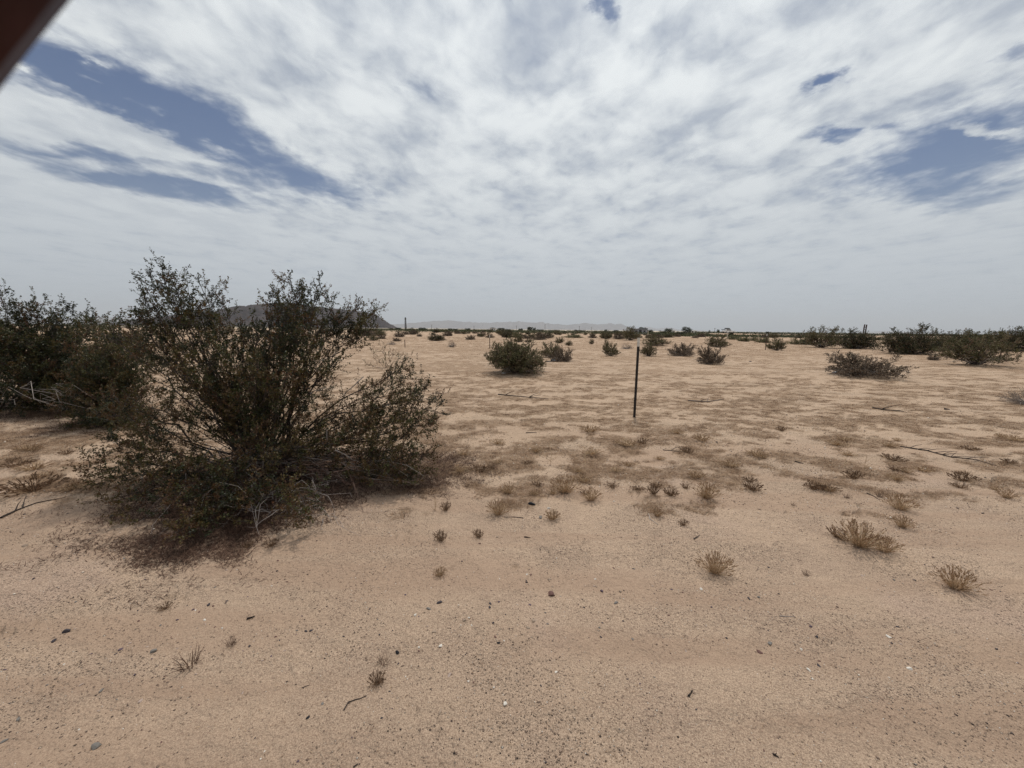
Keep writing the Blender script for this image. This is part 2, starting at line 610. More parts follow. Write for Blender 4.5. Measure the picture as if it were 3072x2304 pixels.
def bush_parts(base, tips, seed, size=1.0, sides=8, twigs=6, leaves=9, leaf=.014, spread=.03,
               stem_r=.010, brown=.25, start=.35, side_len=.30, lo_brown=0.5, base_tone=.35, twig_tone=.4, droop=0.0, stem_sides=4, minz=.02, split=False):
    """one shrub: stems from the base to each tip, side branches, twigs, leaves"""
    r = np.random.default_rng(seed)
    tb = Tubes()
    singles = []
    LP, LD, LT = [], [], []
    base = np.array(base, float)
    hmax = max(tp[2] for tp in tips) - base[2] + 1e-6
    for tp in tips:
        tip = np.array(tp[:3], float)
        bushy = tp[3] if len(tp) > 3 else 1.0
        if split:
            tb = Tubes()
            singles.append(tb)
        b0 = base + np.append(r.normal(0, spread, 2), -.03)
        v = tip - b0
        ln = np.linalg.norm(v)
        c1 = b0 + v * .35 + np.array([0, 0, 1]) * ln * (.02 + .16 * r.random()) + r.normal(0, .05 * ln, 3) * .8
        c2 = b0 + v * .72 + r.normal(0, .05 * ln, 3) + np.array([0, 0, 1]) * ln * .02
        n = 9
        s = np.linspace(0, 1, n)[:, None]
        path = (1 - s) ** 3 * b0 + 3 * (1 - s) ** 2 * s * c1 + 3 * (1 - s) * s * s * c2 + s ** 3 * tip
        path[1:-1] += r.normal(0, .012 * ln, (n - 2, 3))
        path[:, 2] = np.maximum(path[:, 2], base[2] - .03 + s[:, 0] * minz)
        sr = stem_r * (.6 + .6 * r.random()) * min(1.3, .5 + ln * .4)
        tb.add(path, sr, sr * .22, stem_sides, base_tone + .25 * r.random() ** 2)
        clump = r.random()
        if len(tips) > 0 and bushy > 0:
            full = 1.0
        ns = max(2, int(sides * ln * bushy / size))
        for k in range(ns):
            st = tp[4] if len(tp) > 4 else start
            u = st + (1 - st) * ((k + r.random()) / ns) ** .8
            fi = u * (n - 1)
            i = min(int(fi), n - 2)
            p = path[i] + (path[i + 1] - path[i]) * (fi - i)
            tg = unit(path[i + 1] - path[i])
            d = unit(tg * .65 + r.normal(0, .55, 3) + np.array([0, 0, .30 - droop]))
            sl_ = side_len * size * (.45 + .75 * r.random()) * (1.15 - .6 * u)
            q = p + d * sl_ * .5 + r.normal(0, .02 * size, 3)
            e = p + d * sl_ + np.array([0, 0, .10 - droop * .2]) * sl_ + r.normal(0, .03 * size, 3)
            e[2] = max(e[2], minz + base[2])
            q[2] = max(q[2], minz * .6 + base[2])
            sp = np.array([p, q, e])
            tb.add(sp, sr * .35, sr * .12, 3, base_tone + .3 * r.random())
            tone0 = np.clip(.33 + .42 * (clump - .5) + r.normal(0, .12), 0, 1)
            hrel = (e[2] - base[2]) / hmax
            if r.random() < brown * (1 + lo_brown * 2 * (1 - hrel)):
                tone0 = .72 + .25 * r.random()
            nt = max(2, int(twigs * (sl_ / (side_len * size)) + .5))
            for j in range(nt):
                w = .25 + .75 * (j + r.random()) / nt
                o = sp[0] + (sp[1] - sp[0]) * min(1, w * 2) if w < .5 else sp[1] + (sp[2] - sp[1]) * (w * 2 - 1)
                td = unit(d * .65 + r.normal(0, .5, 3) + np.array([0, 0, .35 - droop]))
                tl = size * (.045 + .07 * r.random())
                te = o + td * tl
                te[2] = max(te[2], minz * .5 + base[2])
                tb.add([o, te], sr * .10 + .0006 * size, .0005 * size, 3, twig_tone)
                nl = int(leaves * (.6 + .8 * r.random()))
                a = r.random(nl)[:, None]
                pp = o + (te - o) * (a * 1.05)
                dd = td * .55 + r.normal(0, .6, (nl, 3))
                dd /= np.linalg.norm(dd, axis=1)[:, None]
                LP.append(pp + dd * .004 * size)
                LD.append(dd)
                LT.append(np.clip(tone0 + r.normal(0, .10, nl), 0, 1))
    P, D, T = np.concatenate(LP), np.concatenate(LD), np.concatenate(LT)
    ok = P[:, 2] > base[2] - .02
    return (singles if split else tb), P[ok], D[ok], T[ok], r


# ------------------------------------------------------------------ positions that the terrain needs to know
MAIN = ground(775, 1432)
LEFTB = ground(60, 1225)
MIDB = ground(320, 1268)
FARL = ground(-330, 1190)
M1 = ground(1550, 1120)
M17 = ground(2580, 1130)
M20 = ground(2925, 1096)
for p, rr, hh_ in ((MAIN, .9, .12), (LEFTB, 1.2, .06), (M1, 1.1, .08), (M17, 1.2, .06), (M20, 1.3, .10),
                   (hor(2060, 62), 7.0, .45), (hor(1560, 40), 3.5, .25), (hor(1345, 31), 2.5, .18), (ground(1200, 1120), .9, .10),
                   (hor(1980, 72), 9, .3), (hor(2186, 230), 16, .75), (hor(2150, 36), 2, .15)):
    MOUNDS.append((p.x, p.y, rr, hh_))


def on_ground(p, dz=0.0):
    return Vector((p[0], p[1], hz_at(p) + dz))


def gp(px, py, dz=0.0):
    return on_ground(ground(px, py), dz)


# ------------------------------------------------------------------ the ground sheet
def build_ground():
    front = np.linspace(-66, 66, 441)
    back = np.concatenate([np.linspace(-180, -70, 23), front, np.linspace(70, 180, 23)])[1:]
    th = np.radians(back)
    rr = [.25]
    while rr[-1] < 70000:
        q = rr[-1]
        rr.append(q * (1.018 if q < 60 else 1.045 if q < 600 else 1.12))
    rr = np.array(rr)
    nr, nc = len(rr), len(th)
    X = rr[:, None] * np.sin(th)[None, :]
    Y = rr[:, None] * np.cos(th)[None, :]
    Z = height(X, Y)
    V = np.stack([X, Y, Z], -1).reshape(-1, 3)
    i = np.arange(nr - 1)[:, None] * nc
    j = np.arange(nc)[None, :]
    j2 = (j + 1) % nc
    Fq = np.stack([i + j, i + nc + j, i + nc + j2, i + j2], -1).reshape(-1, 4)
    # centre fan closes the sheet under the camera
    me = bpy.data.meshes.new('ground')
    V = np.concatenate([V, [[0, 0, float(height(0, 0))]]])
    c = len(V) - 1
    tri = [(c, a, (a + 1) % nc) for a in range(nc)]
    me.from_pydata([], [], [])
    nv = len(V)
    me.vertices.add(nv)
    me.vertices.foreach_set('co', V.astype(np.float32).ravel())
    idx = np.concatenate([Fq.ravel(), np.array(tri)[:, ::-1].ravel()]).astype(np.int32)
    me.loops.add(len(idx))
    me.loops.foreach_set('vertex_index', idx)
    tot = np.concatenate([np.full(len(Fq), 4), np.full(nc, 3)]).astype(np.int32)
    me.polygons.add(len(tot))
    me.polygons.foreach_set('loop_total', tot)
    me.polygons.foreach_set('loop_start', np.concatenate([[0], np.cumsum(tot)[:-1]]).astype(np.int32))
    me.polygons.foreach_set('use_smooth', np.ones(len(tot), bool))
    me.update(calc_edges=True)
    for nm, val in (('cover', cover(V[:, 0], V[:, 1])),
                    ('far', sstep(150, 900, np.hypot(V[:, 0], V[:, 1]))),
                    ('field', sstep(2.6, 6.5, V[:, 1] + (fbm(V[:, 0] * .5 + 5, V[:, 1] * .5, 3) - .5) * 3)),
                    ('litter', litter(V[:, 0], V[:, 1]))):
        a = me.attributes.new(nm, 'FLOAT', 'POINT')
        a.data.foreach_set('value', val.astype(np.float32))
    me.materials.append(SAND)
    o = link('ground', me)
    tag(o, 'pale sandy desert floor with fine gravel running to the horizon', kind='structure')


LIT = [(MAIN.x + .2, MAIN.y - .35, .85, 1.0), (MAIN.x + .8, MAIN.y + .1, .8, .9), (MAIN.x + 1.5, MAIN.y + .3, .7, .7), (MAIN.x + .3, MAIN.y - 1.0, .6, .6), (LEFTB.x - .2, LEFTB.y - .2, 1.5, 1.0),
       (LEFTB.x + 1.0, LEFTB.y - .1, 1.0, .9), (MIDB.x, MIDB.y, .8, .8), (MAIN.x - .6, MAIN.y - .3, .45, .5), (FARL.x, FARL.y, 1.8, .9),
       (M1.x, M1.y, .8, .6), (M17.x, M17.y, .9, .6)]


def litter(x, y):
    s = np.zeros_like(np.asarray(x, float))
    for a, b, r_, k in LIT:
        s = np.maximum(s, k * np.exp(-(((x - a) ** 2 + (y - b) ** 2) / r_ ** 2) ** 1.5))
    return s * sstep(.25, .62, fbm(x * 4, y * 4, 4, .6) * .6 + s * .4)


build_ground()


# ------------------------------------------------------------------ ground cover (nobody could count it)
def blades(name, C, nper, rad, length, width, rise, tone, m, label, cat_tone=.12, flat=True):
    """C (n,2) clump centres; a clump is nper dry blades spread over rad"""
    n = len(C)
    idx = np.repeat(np.arange(n), nper)
    N = len(idx)
    rs = np.broadcast_to(rad, n)[idx]
    a = rng.random(N) * 2 * np.pi
    q = np.sqrt(rng.random(N)) * rs
    x = C[idx, 0] + np.cos(a) * q * 1.25
    y = C[idx, 1] + np.sin(a) * q
    z = height(x, y)
    b = rng.random(N) * 2 * np.pi
    ln = np.broadcast_to(length, n)[idx] * (.4 + .9 * rng.random(N))
    up = rise * (.15 + rng.random(N))
    dx, dy, dz = np.cos(b), np.sin(b), up
    nn = np.sqrt(1 + up * up)
    wd = np.broadcast_to(width, n)[idx]
    V = np.empty((N, 3, 3))
    P = np.stack([x, y, z], -1)
    D = np.stack([dx, dy, dz], -1) / nn[:, None]
    S = np.stack([-dy, dx, np.zeros(N)], -1)
    V[:, 0] = P + S * wd[:, None] * .5
    V[:, 1] = P - S * wd[:, None] * .5
    V[:, 2] = P + D * ln[:, None]
    V[:, :, 2] += .002
    tn = np.clip(np.broadcast_to(tone, n)[idx] + rng.normal(0, cat_tone, N), 0, 1)
    me = mesh_np(name, V.reshape(-1, 3), np.arange(3 * N).reshape(-1, 3), 3, tn, m)
    return tag(link(name, me), label, None, None, 'stuff')


def scatter(n, y0, y1, dens_fn, power=1.0):
    """points in the wedge seen by the camera, thinned by dens_fn"""
    k = n * 6
    y = y0 * (y1 / y0) ** rng.random(k)
    x = (rng.random(k) * 2 - 1) * 1.42 * (y + .3)
    p = dens_fn(x, y)
    keep = rng.random(k) < p
    return np.stack([x, y], -1)[keep][:n]


C1 = scatter(13000, 2.9, 14, lambda x, y: cover(x, y) ** 1.2 * np.clip(y / 8, .35, 1))
blades('dry_ground_plants', C1, 30, .035 + .045 * rng.random(len(C1)), .034, .0042 + .0006 * C1[:, 1] / 4, .5, .35 + .4 * rng.random(len(C1)), MATD,
       'low brown dead ground plants in patches over the sand')
C2 = scatter(6500, 12, 75, lambda x, y: cover(x, y) * .9 + .02)
blades('dry_ground_plants', C2, 22, .010 * C2[:, 1], .0035 * C2[:, 1], .00045 * C2[:, 1], .55, .4 + .4 * rng.random(len(C2)), MATD,
       'low brown dead ground plants over the farther field')
C3 = scatter(5200, 1.8, 9, lambda x, y: np.clip(litter(x, y) * 2.2, 0, 1))
blades('leaf_litter', C3, 26, .06 + .06 * rng.random(len(C3)), .05, .0045, .55, .25 + .5 * rng.random(len(C3)), LITTER,
       'dark red brown plant litter under the creosote bushes')
# small crumbs of debris on the sand
C4 = scatter(2200, 1.05, 9, lambda x, y: .25 + .5 * sstep(1.6, 3.2, y))
blades('plant_debris', C4, 3, .04, .016, .0025, .25, rng.random(len(C4)), MATD, 'tiny bits of dry plant debris strewn on the sand', .2)


def pebbles(name, n, label):
    y = 1.0 * (12.0) ** (rng.random(n * 3) ** .9)
    x = (rng.random(n * 3) * 2 - 1) * 1.42 * (y + .2)
    dd = fbm(x * 1.3 + 50, y * 1.3, 4, .6)
    keep = rng.random(n * 3) < sstep(.38, .62, dd) * .9 * (.12 + .88 * sstep(1.15, 1.7, y + (dd - .5))) + .06
    x, y = x[keep][:n], y[keep][:n]
    N = len(x)
    s = (.0011 + .0028 * rng.random(N) ** 3.0) * np.clip(y / 2.2, .8, 2.2)
    big = rng.random(N) < .012
    s[big] *= 2.3
    oc = np.array([(1, 0, 0), (.25, 1, .05), (-1, .15, 0), (-.2, -1, 0), (0, .1, .8), (.1, 0, -.6)])
    f = np.array([(0, 1, 4), (1, 2, 4), (2, 3, 4), (3, 0, 4), (1, 0, 5), (2, 1, 5), (3, 2, 5), (0, 3, 5)])
    V = oc[None] * s[:, None, None] * (.65 + .7 * rng.random((N, 6, 3)))
    a = rng.random(N) * 6.28
    ca, sa = np.cos(a)[:, None], np.sin(a)[:, None]
    X = V[..., 0] * ca - V[..., 1] * sa + x[:, None]
    Y = V[..., 0] * sa + V[..., 1] * ca + y[:, None]
    Z = V[..., 2] + (height(x, y) + s * .25)[:, None]
    V = np.stack([X, Y, Z], -1).reshape(-1, 3)
    Fc = (f[None] + (np.arange(N) * 6)[:, None, None]).reshape(-1, 3)
    u = rng.random(N)
    tone = np.where(u < .19, .30 * rng.random(N), np.where(u < .86, .45 + .32 * rng.random(N), .85 + .15 * rng.random(N)))
    me = mesh_np(name, V, Fc, 3, np.repeat(tone, 8), STONE)
    tag(link(name, me), label, None, None, 'stuff')


pebbles('gravel', 66000, 'fine mixed gravel strewn over the sand')

# ------------------------------------------------------------------ hills and haze
def hill(name, prof, depth, thick, seed, material, label, rough=.10, nx=150, ny=34):
    """ridge whose skyline follows prof [(px, py)], with spurs and gullies"""
    px = np.linspace(prof[0][0], prof[-1][0], nx)
    py = np.interp(px, [p[0] for p in prof], [p[1] for p in prof])
    py = py + (fbm(px * .11 + seed * 9, px * 0 + seed, 4, .6) - .5) * (7 if depth > 9000 else 5)
    top = np.array([tuple(at(a, b, depth)) for a, b in zip(px, py)])
    H = np.maximum(top[:, 2], 0)
    X0 = top[:, 0]
    v = np.linspace(-1, 1, ny)
    prof_v = (1 - np.abs(v)) ** 1.15
    X = np.repeat(X0[:, None], ny, 1)
    Y = depth + v[None, :] * thick * (.35 + .65 * H[:, None] / max(H.max(), 1))
    Z = H[:, None] * prof_v[None, :]
    s = 6.0 / thick
    nz = fbm((X + seed * 1000) * s * 1.6, Y * s * .55, 5, .58) - .5
    rg = 1 - np.abs(fbm((X - seed * 777) * s * 2.8, Y * s * .5, 4, .6) - .5) * 4
    Z = Z + H[:, None] * (nz * rough * 5 + (rg - .5) * rough * 1.2) * np.sin(np.clip(prof_v, 0, 1) * np.pi)[None, :]
    Z = np.maximum(Z, 0)
    Z[:, 0] = Z[:, -1] = -3
    Z[0, :] = np.minimum(Z[0, :], -1)
    Z[-1, :] = np.minimum(Z[-1, :], -1)
    V = np.stack([X, Y, Z], -1).reshape(-1, 3)
    i = np.arange(nx - 1)[:, None] * ny
    j = np.arange(ny - 1)[None, :]
    q = np.stack([i + j, i + ny + j, i + ny + j + 1, i + j + 1], -1).reshape(-1, 4)
    me = mesh_np(name, V, q, 4, None, material, smooth=False)
    tag(link(name, me), label, None, None, 'structure')


def rock_mat(name, a, b, c, sc_):
    m, tr = mat(name)
    co = tr.n('ShaderNodeTexCoord').outputs['Object']
    n1 = tr.noise(co, sc_, 7, .62)
    n2 = tr.noise(co, sc_ * 5, 6, .65)
    col = tr.mix(tr.mr(n1, .38, .62), a, b)
    col = tr.mix(tr.mr(n2, .5, .72, 0, .7), col, c)
    finish(tr, col, .95, bump(tr, n2, .8, .1 / sc_), .1)
    return m


HR = rock_mat('dark_hill_rock', (.030, .024, .026), (.058, .044, .042), (.10, .074, .064), .012)
FR = rock_mat('far_range_rock', (.12, .09, .08), (.17, .13, .11), (.22, .17, .14), .0015)
hill('hill', [(380, 985), (430, 972), (500, 958), (560, 948), (600, 940), (633, 938), (677, 935), (690, 933), (706, 924), (740, 920), (778, 914),
              (816, 908), (850, 907), (900, 912), (930, 917), (959, 921), (990, 924), (1031, 928), (1069, 931), (1090, 936), (1111, 944),
              (1130, 957), (1149, 975), (1170, 990), (1185, 996)], 3200, 1100, 1, HR, 'dark bare rocky hill on the horizon behind the big creosote bush', .17, 260, 70)
hill('hills', [(1000, 985), (1150, 976), (1230, 969), (1290, 963), (1340, 959), (1390, 965), (1450, 967), (1500, 966), (1560, 963), (1590, 966), (1625, 966), (1660, 971),
               (1700, 974), (1730, 971), (1755, 969), (1790, 973), (1825, 969), (1845, 973), (1862, 971), (1880, 982), (1905, 990), (1930, 994)], 29000, 4200, 2, FR,
     'pale grey mountain range low on the horizon at the centre', .05, 260, 24)
hill('hills', [(-700, 962), (-300, 950), (60, 955), (160, 960), (250, 954), (330, 952), (400, 956), (455, 951), (520, 962), (640, 985)], 26000, 4200, 3, FR,
     'pale grey mountain range low on the horizon at the left', .05, 160, 24)
hill('hills', [(1900, 991), (1925, 981), (1945, 979), (1965, 985), (2000, 983), (2030, 988), (2100, 993), (2200, 996)], 40000, 4500, 4, FR,
     'very faint distant peaks right of the centre post', .05, 120, 20)
hill('hills', [(2590, 1003), (2620, 998), (2650, 994), (2675, 993), (2700, 996), (2750, 1003)], 33000, 3600, 5, FR,
     'small faint blue hill on the horizon at the right', .05, 80, 20)

hb = bpy.data.meshes.new('haze')
S_, zb, zt = 46000, -4.0, 1500.0
hv = [(x, y, z) for z in (zb, zt) for x, y in ((-S_, -S_), (S_, -S_), (S_, S_), (-S_, S_))]
hb.from_pydata(hv, [], [(3, 2, 1, 0), (4, 5, 6, 7), (0, 1, 5, 4), (1, 2, 6, 5), (2, 3, 7, 6), (3, 0, 4, 7)])
hm = bpy.data.materials.new('haze')
hm.use_nodes = True
tr = NT(hm.node_tree)
pv = tr.n('ShaderNodeVolumePrincipled')
pv.inputs['Color'].default_value = (.95, .97, 1.0, 1)
pv.inputs['Density'].default_value = 3.9e-5
pv.inputs['Anisotropy'].default_value = .2
o_ = tr.n('ShaderNodeOutputMaterial')
tr.l(pv.outputs[0], o_.inputs['Volume'])
hb.materials.append(hm)
tag(link('haze', hb), 'pale dusty air over the plain', None, None, 'stuff')

# ------------------------------------------------------------------ the large bushes
def big_bush(name, base, tips, seed, label, dead=None, leafmat=LEAF, leafw=.60, skirt_=None, **kw):
    """tips are world points (x, y, z, bushiness)"""
    b = on_ground(base)
    root = empty(name, b, label, 'bush')
    loc = [(p[0] - b.x, p[1] - b.y, p[2] - b.z, *(p[3:])) for p in tips]
    tb, P, D, T, r = bush_parts((0, 0, 0), loc, seed, split=True, **kw)
    for one in tb:
        link('branch', one.mesh('branch', BARK), root)
    lf = kw.get('leaf', .014)
    L = lf * (.6 + .8 * r.random(len(P)))
    link('foliage', leaves_mesh('foliage', P, D, L, L * leafw, T, leafmat, r), root)['kind'] = 'stuff'
    print('LEAVES', len(P))
    if dead:
        for pts, r0, r1 in dead:
            td = Tubes()
            q = [Vector(p) - b for p in pts]
            td.add(q, r0, r1, 5, .35 + .5 * r.random())
            link('dead_branch', td.mesh('dead_branch', DEADW), root)
    for pts, r0, r1 in (skirt_ or []):
        td = Tubes()
        td.add([Vector(p) - b for p in pts], r0, r1, 3, .25 + .5 * r.random())
        for j in range(12):
            i = r.integers(2, len(pts) - 1)
            q = Vector(pts[i]) - b
            e = q + Vector(r.normal(0, .07, 3)) + Vector((0, 0, .015))
            e.z = max(e.z, .01)
            td.add([q, e], .0016, .0006, 3, .2 + .6 * r.random())
        link('dry_twig', td.mesh('dry_twig', TWIGB), root)
    return root


def tips_px(lst, y0):
    o = []
    for e in lst:
        px, py, dy = e[:3]
        if py < 700:
            py += 32
        p = at(px * 1.3888, py * 1.3888, y0 + dy)
        o.append((p.x, p.y, max(p.z, .03), *(e[3:])))
    return o


YM = MAIN.y


def late(lst, st, b=1.0):
    return [(e[0], e[1], e[2], e[3] if len(e) > 3 else b, st) for e in lst]

main_tips = late([
    # upper left sprays against the sky
    (352, 566, .1), (330, 580, .2), (300, 612, .1), (290, 645, 0), (382, 596, .2), (345, 630, 0), (440, 600, .2), (462, 590, .1), (478, 625, .1),
    (470, 665, 0), (405, 620, -.1), (310, 640, .3), (372, 575, 0), (425, 640, .3), (320, 600, -.1)], .62, .66) + late([
    # upper right sprays
    (626, 572, .1), (604, 594, 0), (588, 622, -.1), (640, 606, .3), (655, 592, .2), (664, 628, .1), (680, 610, .0), (697, 588, .3), (700, 635, .3), (722, 628, .4),
    (615, 630, -.2), (635, 650, 0), (730, 680, .3), (590, 655, .2), (668, 655, 0)], .56, .62) + late([
    (770, 632, .5), (803, 648, .5), (796, 686, .4)], .74, 1.0) + late([
    # shoulder of the bush at the skyline
    (250, 690, -.2), (285, 704, 0), (230, 722, .1), (340, 715, 0), (520, 712, .1), (495, 722, 0), (470, 725, -.3), (560, 722, -.4), (600, 726, -.4), (640, 730, -.3),
    (410, 740, -.3), (380, 760, -.4), (690, 712, .1), (735, 722, .3), (690, 760, -.2), (660, 770, -.3), (440, 735, .2), (540, 735, .2), (620, 700, .3), (580, 700, 0), (755, 735, .4, .8)], .42, 1.25) + late([
    # right arm
    (935, 850, .3), (900, 800, .5), (872, 795, .6), (908, 840, .3), (945, 890, .2), (925, 930, 0), (890, 880, .2), (860, 850, .3), (835, 905, 0),
    (880, 940, -.1), (850, 975, -.3), (900, 980, -.1), (935, 980, .1), (820, 945, -.3), (925, 860, 0), (942, 915, .1), (910, 900, .4), (875, 905, -.1)], .56, .85) + late([
    (905, 1030, -.2), (860, 1030, -.4), (925, 1010, -.1), (790, 930, -.2, .8), (780, 870, .1, .6), (720, 800, .1, .8), (905, 1060, -.3), (870, 1055, -.4, .7)], .6, 1.0) + late([
    # left side, low
    (245, 850, .1), (215, 900, .1), (225, 950, -.2, 1.2), (205, 985, -.3, 1.3), (190, 1010, -.4, 1.4), (200, 1050, -.6, 1.4), (225, 1085, -.8, 1.3), (250, 1030, -.7), (260, 970, -.5), (290, 1010, -.8),
    (300, 1070, -.9, 1.1), (270, 1110, -1.0, .9), (330, 1040, -.9), (350, 960, -.7), (300, 930, -.5), (360, 1090, -1.1, 1.0), (320, 1120, -1.1, .7), (400, 1020, -.9), (420, 1090, -1.1, .9),
    (385, 1185, -1.35, 1.0), (410, 1150, -1.25, 1.1), (375, 1160, -1.3, .8), (480, 1140, -1.2, 1.0), (460, 1050, -1.0), (520, 1100, -1.1, .8), (500, 1010, -.9), (560, 1050, -1.0, .8), (640, 1130, -1.2, 1.0), (620, 1110, -1.15, .9),
    (660, 1100, -1.1, .5), (580, 980, -.8), (640, 960, -.6), (720, 960, -.5), (760, 1010, -.6, .4), (320, 880, -.5), (285, 860, -.3), (240, 900, -.2)], .42, 1.0) + late([
    # core
    (480, 860, -.3), (520, 900, -.4), (560, 860, -.3), (600, 900, -.4), (640, 860, -.2), (680, 890, -.3), (450, 900, -.3), (420, 940, -.5), (540, 940, -.6), (600, 840, .2), (500, 830, .3),
    (560, 780, .4), (620, 760, .4), (460, 780, .3), (690, 840, .3), (640, 900, .5), (520, 860, .6), (440, 860, .6), (480, 930, .1), (620, 800, -.6), (560, 790, -.6),
    (500, 780, -.5), (440, 800, -.5), (400, 810, -.4), (580, 830, -.5), (530, 800, .1), (660, 820, -.1), (480, 820, .1), (740, 900, .1), (760, 945, -.1), (800, 900, .1), (740, 985, -.3), (800, 985, -.3), (600, 870, .5), (560, 920, .3), (660, 940, .0), (450, 840, -.2), (380, 850, .1)], .30, 1.3)
mt = tips_px(main_tips, YM)


def wander(a, b, n, jit, sag=0.0, seed=0):
    r = np.random.default_rng(seed)
    a, b = Vector(a), Vector(b)
    ln = (b - a).length
    out_ = []
    for i in range(n):
        s = i / (n - 1)
        p = a.lerp(b, s) + Vector(r.normal(0, jit * ln, 3)) * (1 if 0 < i < n - 1 else 0)
        p.z += sag * math.sin(math.pi * s) * ln
        p.z = max(p.z, hz_at(p) + .004)
        out_.append(p)
    return out_


dead = []
rr_ = random.Random(3)
for k in range(80):      # bleached tangle at the foot of the bush
    a = gp(rr_.uniform(600, 980), rr_.uniform(1470, 1580), rr_.uniform(.0, .16))
    b = a + Vector((rr_.uniform(-.35, .45), rr_.uniform(-.3, .2), rr_.uniform(-.12, .15)))
    dead.append((wander(a, b, 6, .05, rr_.uniform(-.1, .3), k), .0045 * rr_.uniform(.5, 1.1), .001))
for k in range(34):      # low branches to the right
    a = on_ground(MAIN, .08) + Vector((rr_.uniform(0, .5), rr_.uniform(-.3, .1), rr_.uniform(0, .2)))
    b = gp(rr_.uniform(960, 1290), rr_.uniform(1370, 1500), rr_.uniform(.02, .20))
    dead.append((wander(a, b, 9, .028, .04, 90 + k), .006 * rr_.uniform(.4, 1.1), .0012))
for k in range(26):      # and to the left and front
    a = on_ground(MAIN, .1) + Vector((rr_.uniform(-.3, .2), rr_.uniform(-.3, .0), rr_.uniform(0, .2)))
    b = gp(rr_.uniform(400, 800), rr_.uniform(1440, 1640), rr_.uniform(.02, .15))
    dead.append((wander(a, b, 8, .03, .05, 190 + k), .005 * rr_.uniform(.4, 1.1), .001))
skirt = []
for k in range(95):
    a = on_ground(MAIN, .05) + Vector((rr_.uniform(-.3, 1.1), rr_.uniform(-.7, .1), rr_.uniform(0, .18)))
    b = gp(rr_.uniform(560, 1330), rr_.uniform(1400, 1560), rr_.uniform(.02, .22)) if k % 4 else gp(rr_.uniform(330, 620), rr_.uniform(1480, 1620), rr_.uniform(.02, .18))
    skirt.append((wander(a, b, 8, .035, .05, 500 + k), .004 * rr_.uniform(.5, 1.1), .0009))
for cx, cy, rad in ((790, 1535, .09), (745, 1530, .07), (960, 1490, .08)):      # curled stems
    c = gp(cx, cy, .05)
    dead.append(([c + Vector((math.cos(i * .75) * rad, math.sin(i * .75) * rad * .6, math.sin(i * .75) * rad * .6 + .02)) for i in range(8)], .0035, .002))
for (x0, y0, d0), (x1, y1, d1) in (((870, 1160, 0), (1010, 1060, .2)), ((930, 1180, 0), (980, 1160, .1)), ((980, 1290, -.3), (1000, 1400, -.2)),
                                    ((1005, 1350, -.4), (1180, 1440, -.2)), ((1140, 1330, .1), (1200, 1290, .2)), ((1090, 1130, .3), (960, 1290, 0))):
    dead.append((wander(at(x0, y0, YM + d0), at(x1, y1, YM + d1), 8, .03, .03, x0), .006, .002))
big_bush('creosote_bush', MAIN, mt, 11, 'largest creosote bush, dark green and ragged, filling the left foreground', dead, skirt_=skirt,
         size=1.0, sides=11, twigs=9, leaves=16, leaf=.0165, stem_r=.0085, brown=.26, start=.30, side_len=.28, lo_brown=1.0, spread=.11, stem_sides=5)

left_tips = tips_px([(15, 640, 0), (38, 655, .2), (60, 648, .1), (20, 690, 0), (50, 690, .1), (95, 622, 0), (80, 640, .3), (110, 650, .2), (130, 660, .1), (150, 628, .3), (165, 655, .2), (190, 665, .5, .7),
                     (150, 690, .2), (100, 690, 0), (0, 610, -.3), (-20, 640, 0), (-60, 650, .2), (-100, 700, 0), (230, 700, .6, .7), (200, 710, .3), (175, 720, 0),
                     (20, 730, -.4), (60, 740, -.3), (100, 740, -.2), (140, 750, -.1), (0, 780, -.6), (50, 790, -.6), (90, 800, -.5), (130, 790, -.4), (170, 770, 0),
                     (-40, 760, -.3), (-80, 820, -.5), (0, 830, -.8), (40, 850, -.8), (90, 850, -.7), (140, 840, -.5), (190, 810, -.1), (210, 780, .3), (-50, 880, -.8), (20, 890, -.9, .5),
                     (-120, 760, 0), (-150, 840, -.3), (-100, 890, -.6), (60, 720, .6), (120, 720, .8), (0, 700, .8), (180, 860, -.2), (150, 880, -.4, .5), (70, 820, .2), (30, 800, .4), (110, 830, .3)] + [(random.Random(k).uniform(-60, 330), random.Random(k + 99).uniform(705, 870), random.Random(k + 7).uniform(-.6, .5)) for k in range(46)], LEFTB.y)
dead = []
for k in range(14):
    a = on_ground(LEFTB, .05) + Vector((rr_.uniform(-.5, .5), rr_.uniform(-.5, .1), rr_.uniform(0, .15)))
    b = gp(rr_.uniform(-60, 330), rr_.uniform(1210, 1300), rr_.uniform(.05, .45))
    dead.append((wander(a, b, 8, .035, .06, 300 + k), .006 * rr_.uniform(.4, 1.1), .002))
big_bush('creosote_bush', LEFTB, left_tips, 12, 'wide creosote bush at the left edge with bleached branches at its foot', dead,
         size=1.35, sides=13, twigs=8, leaves=16, leaf=.026, stem_r=.010, brown=.16, start=.35, side_len=.34, lo_brown=.8, spread=.16)
mid_tips = tips_px([(240, 680, .3, .8), (200, 760, 0), (260, 730, 0), (225, 780, -.1), (180, 820, -.2), (200, 850, -.3), (150, 870, -.3), (170, 900, -.5), (140, 890, -.4), (240, 830, -.2),
                    (270, 800, 0), (290, 850, 0), (260, 880, -.3), (300, 900, -.1), (220, 900, -.5), (190, 920, -.5), (240, 925, -.5), (280, 930, -.3), (310, 860, .1), (290, 770, .3),
                    (230, 760, .3), (250, 860, .3), (210, 820, .3), (165, 850, .1), (300, 820, .3), (275, 900, .2), (320, 700, .6, .6), (340, 780, .5, .7), (340, 850, .3, .7), (130, 850, .2)] + [(random.Random(k).uniform(140, 320), random.Random(k + 55).uniform(735, 925), random.Random(k + 3).uniform(-.5, .3)) for k in range(30)], MIDB.y)
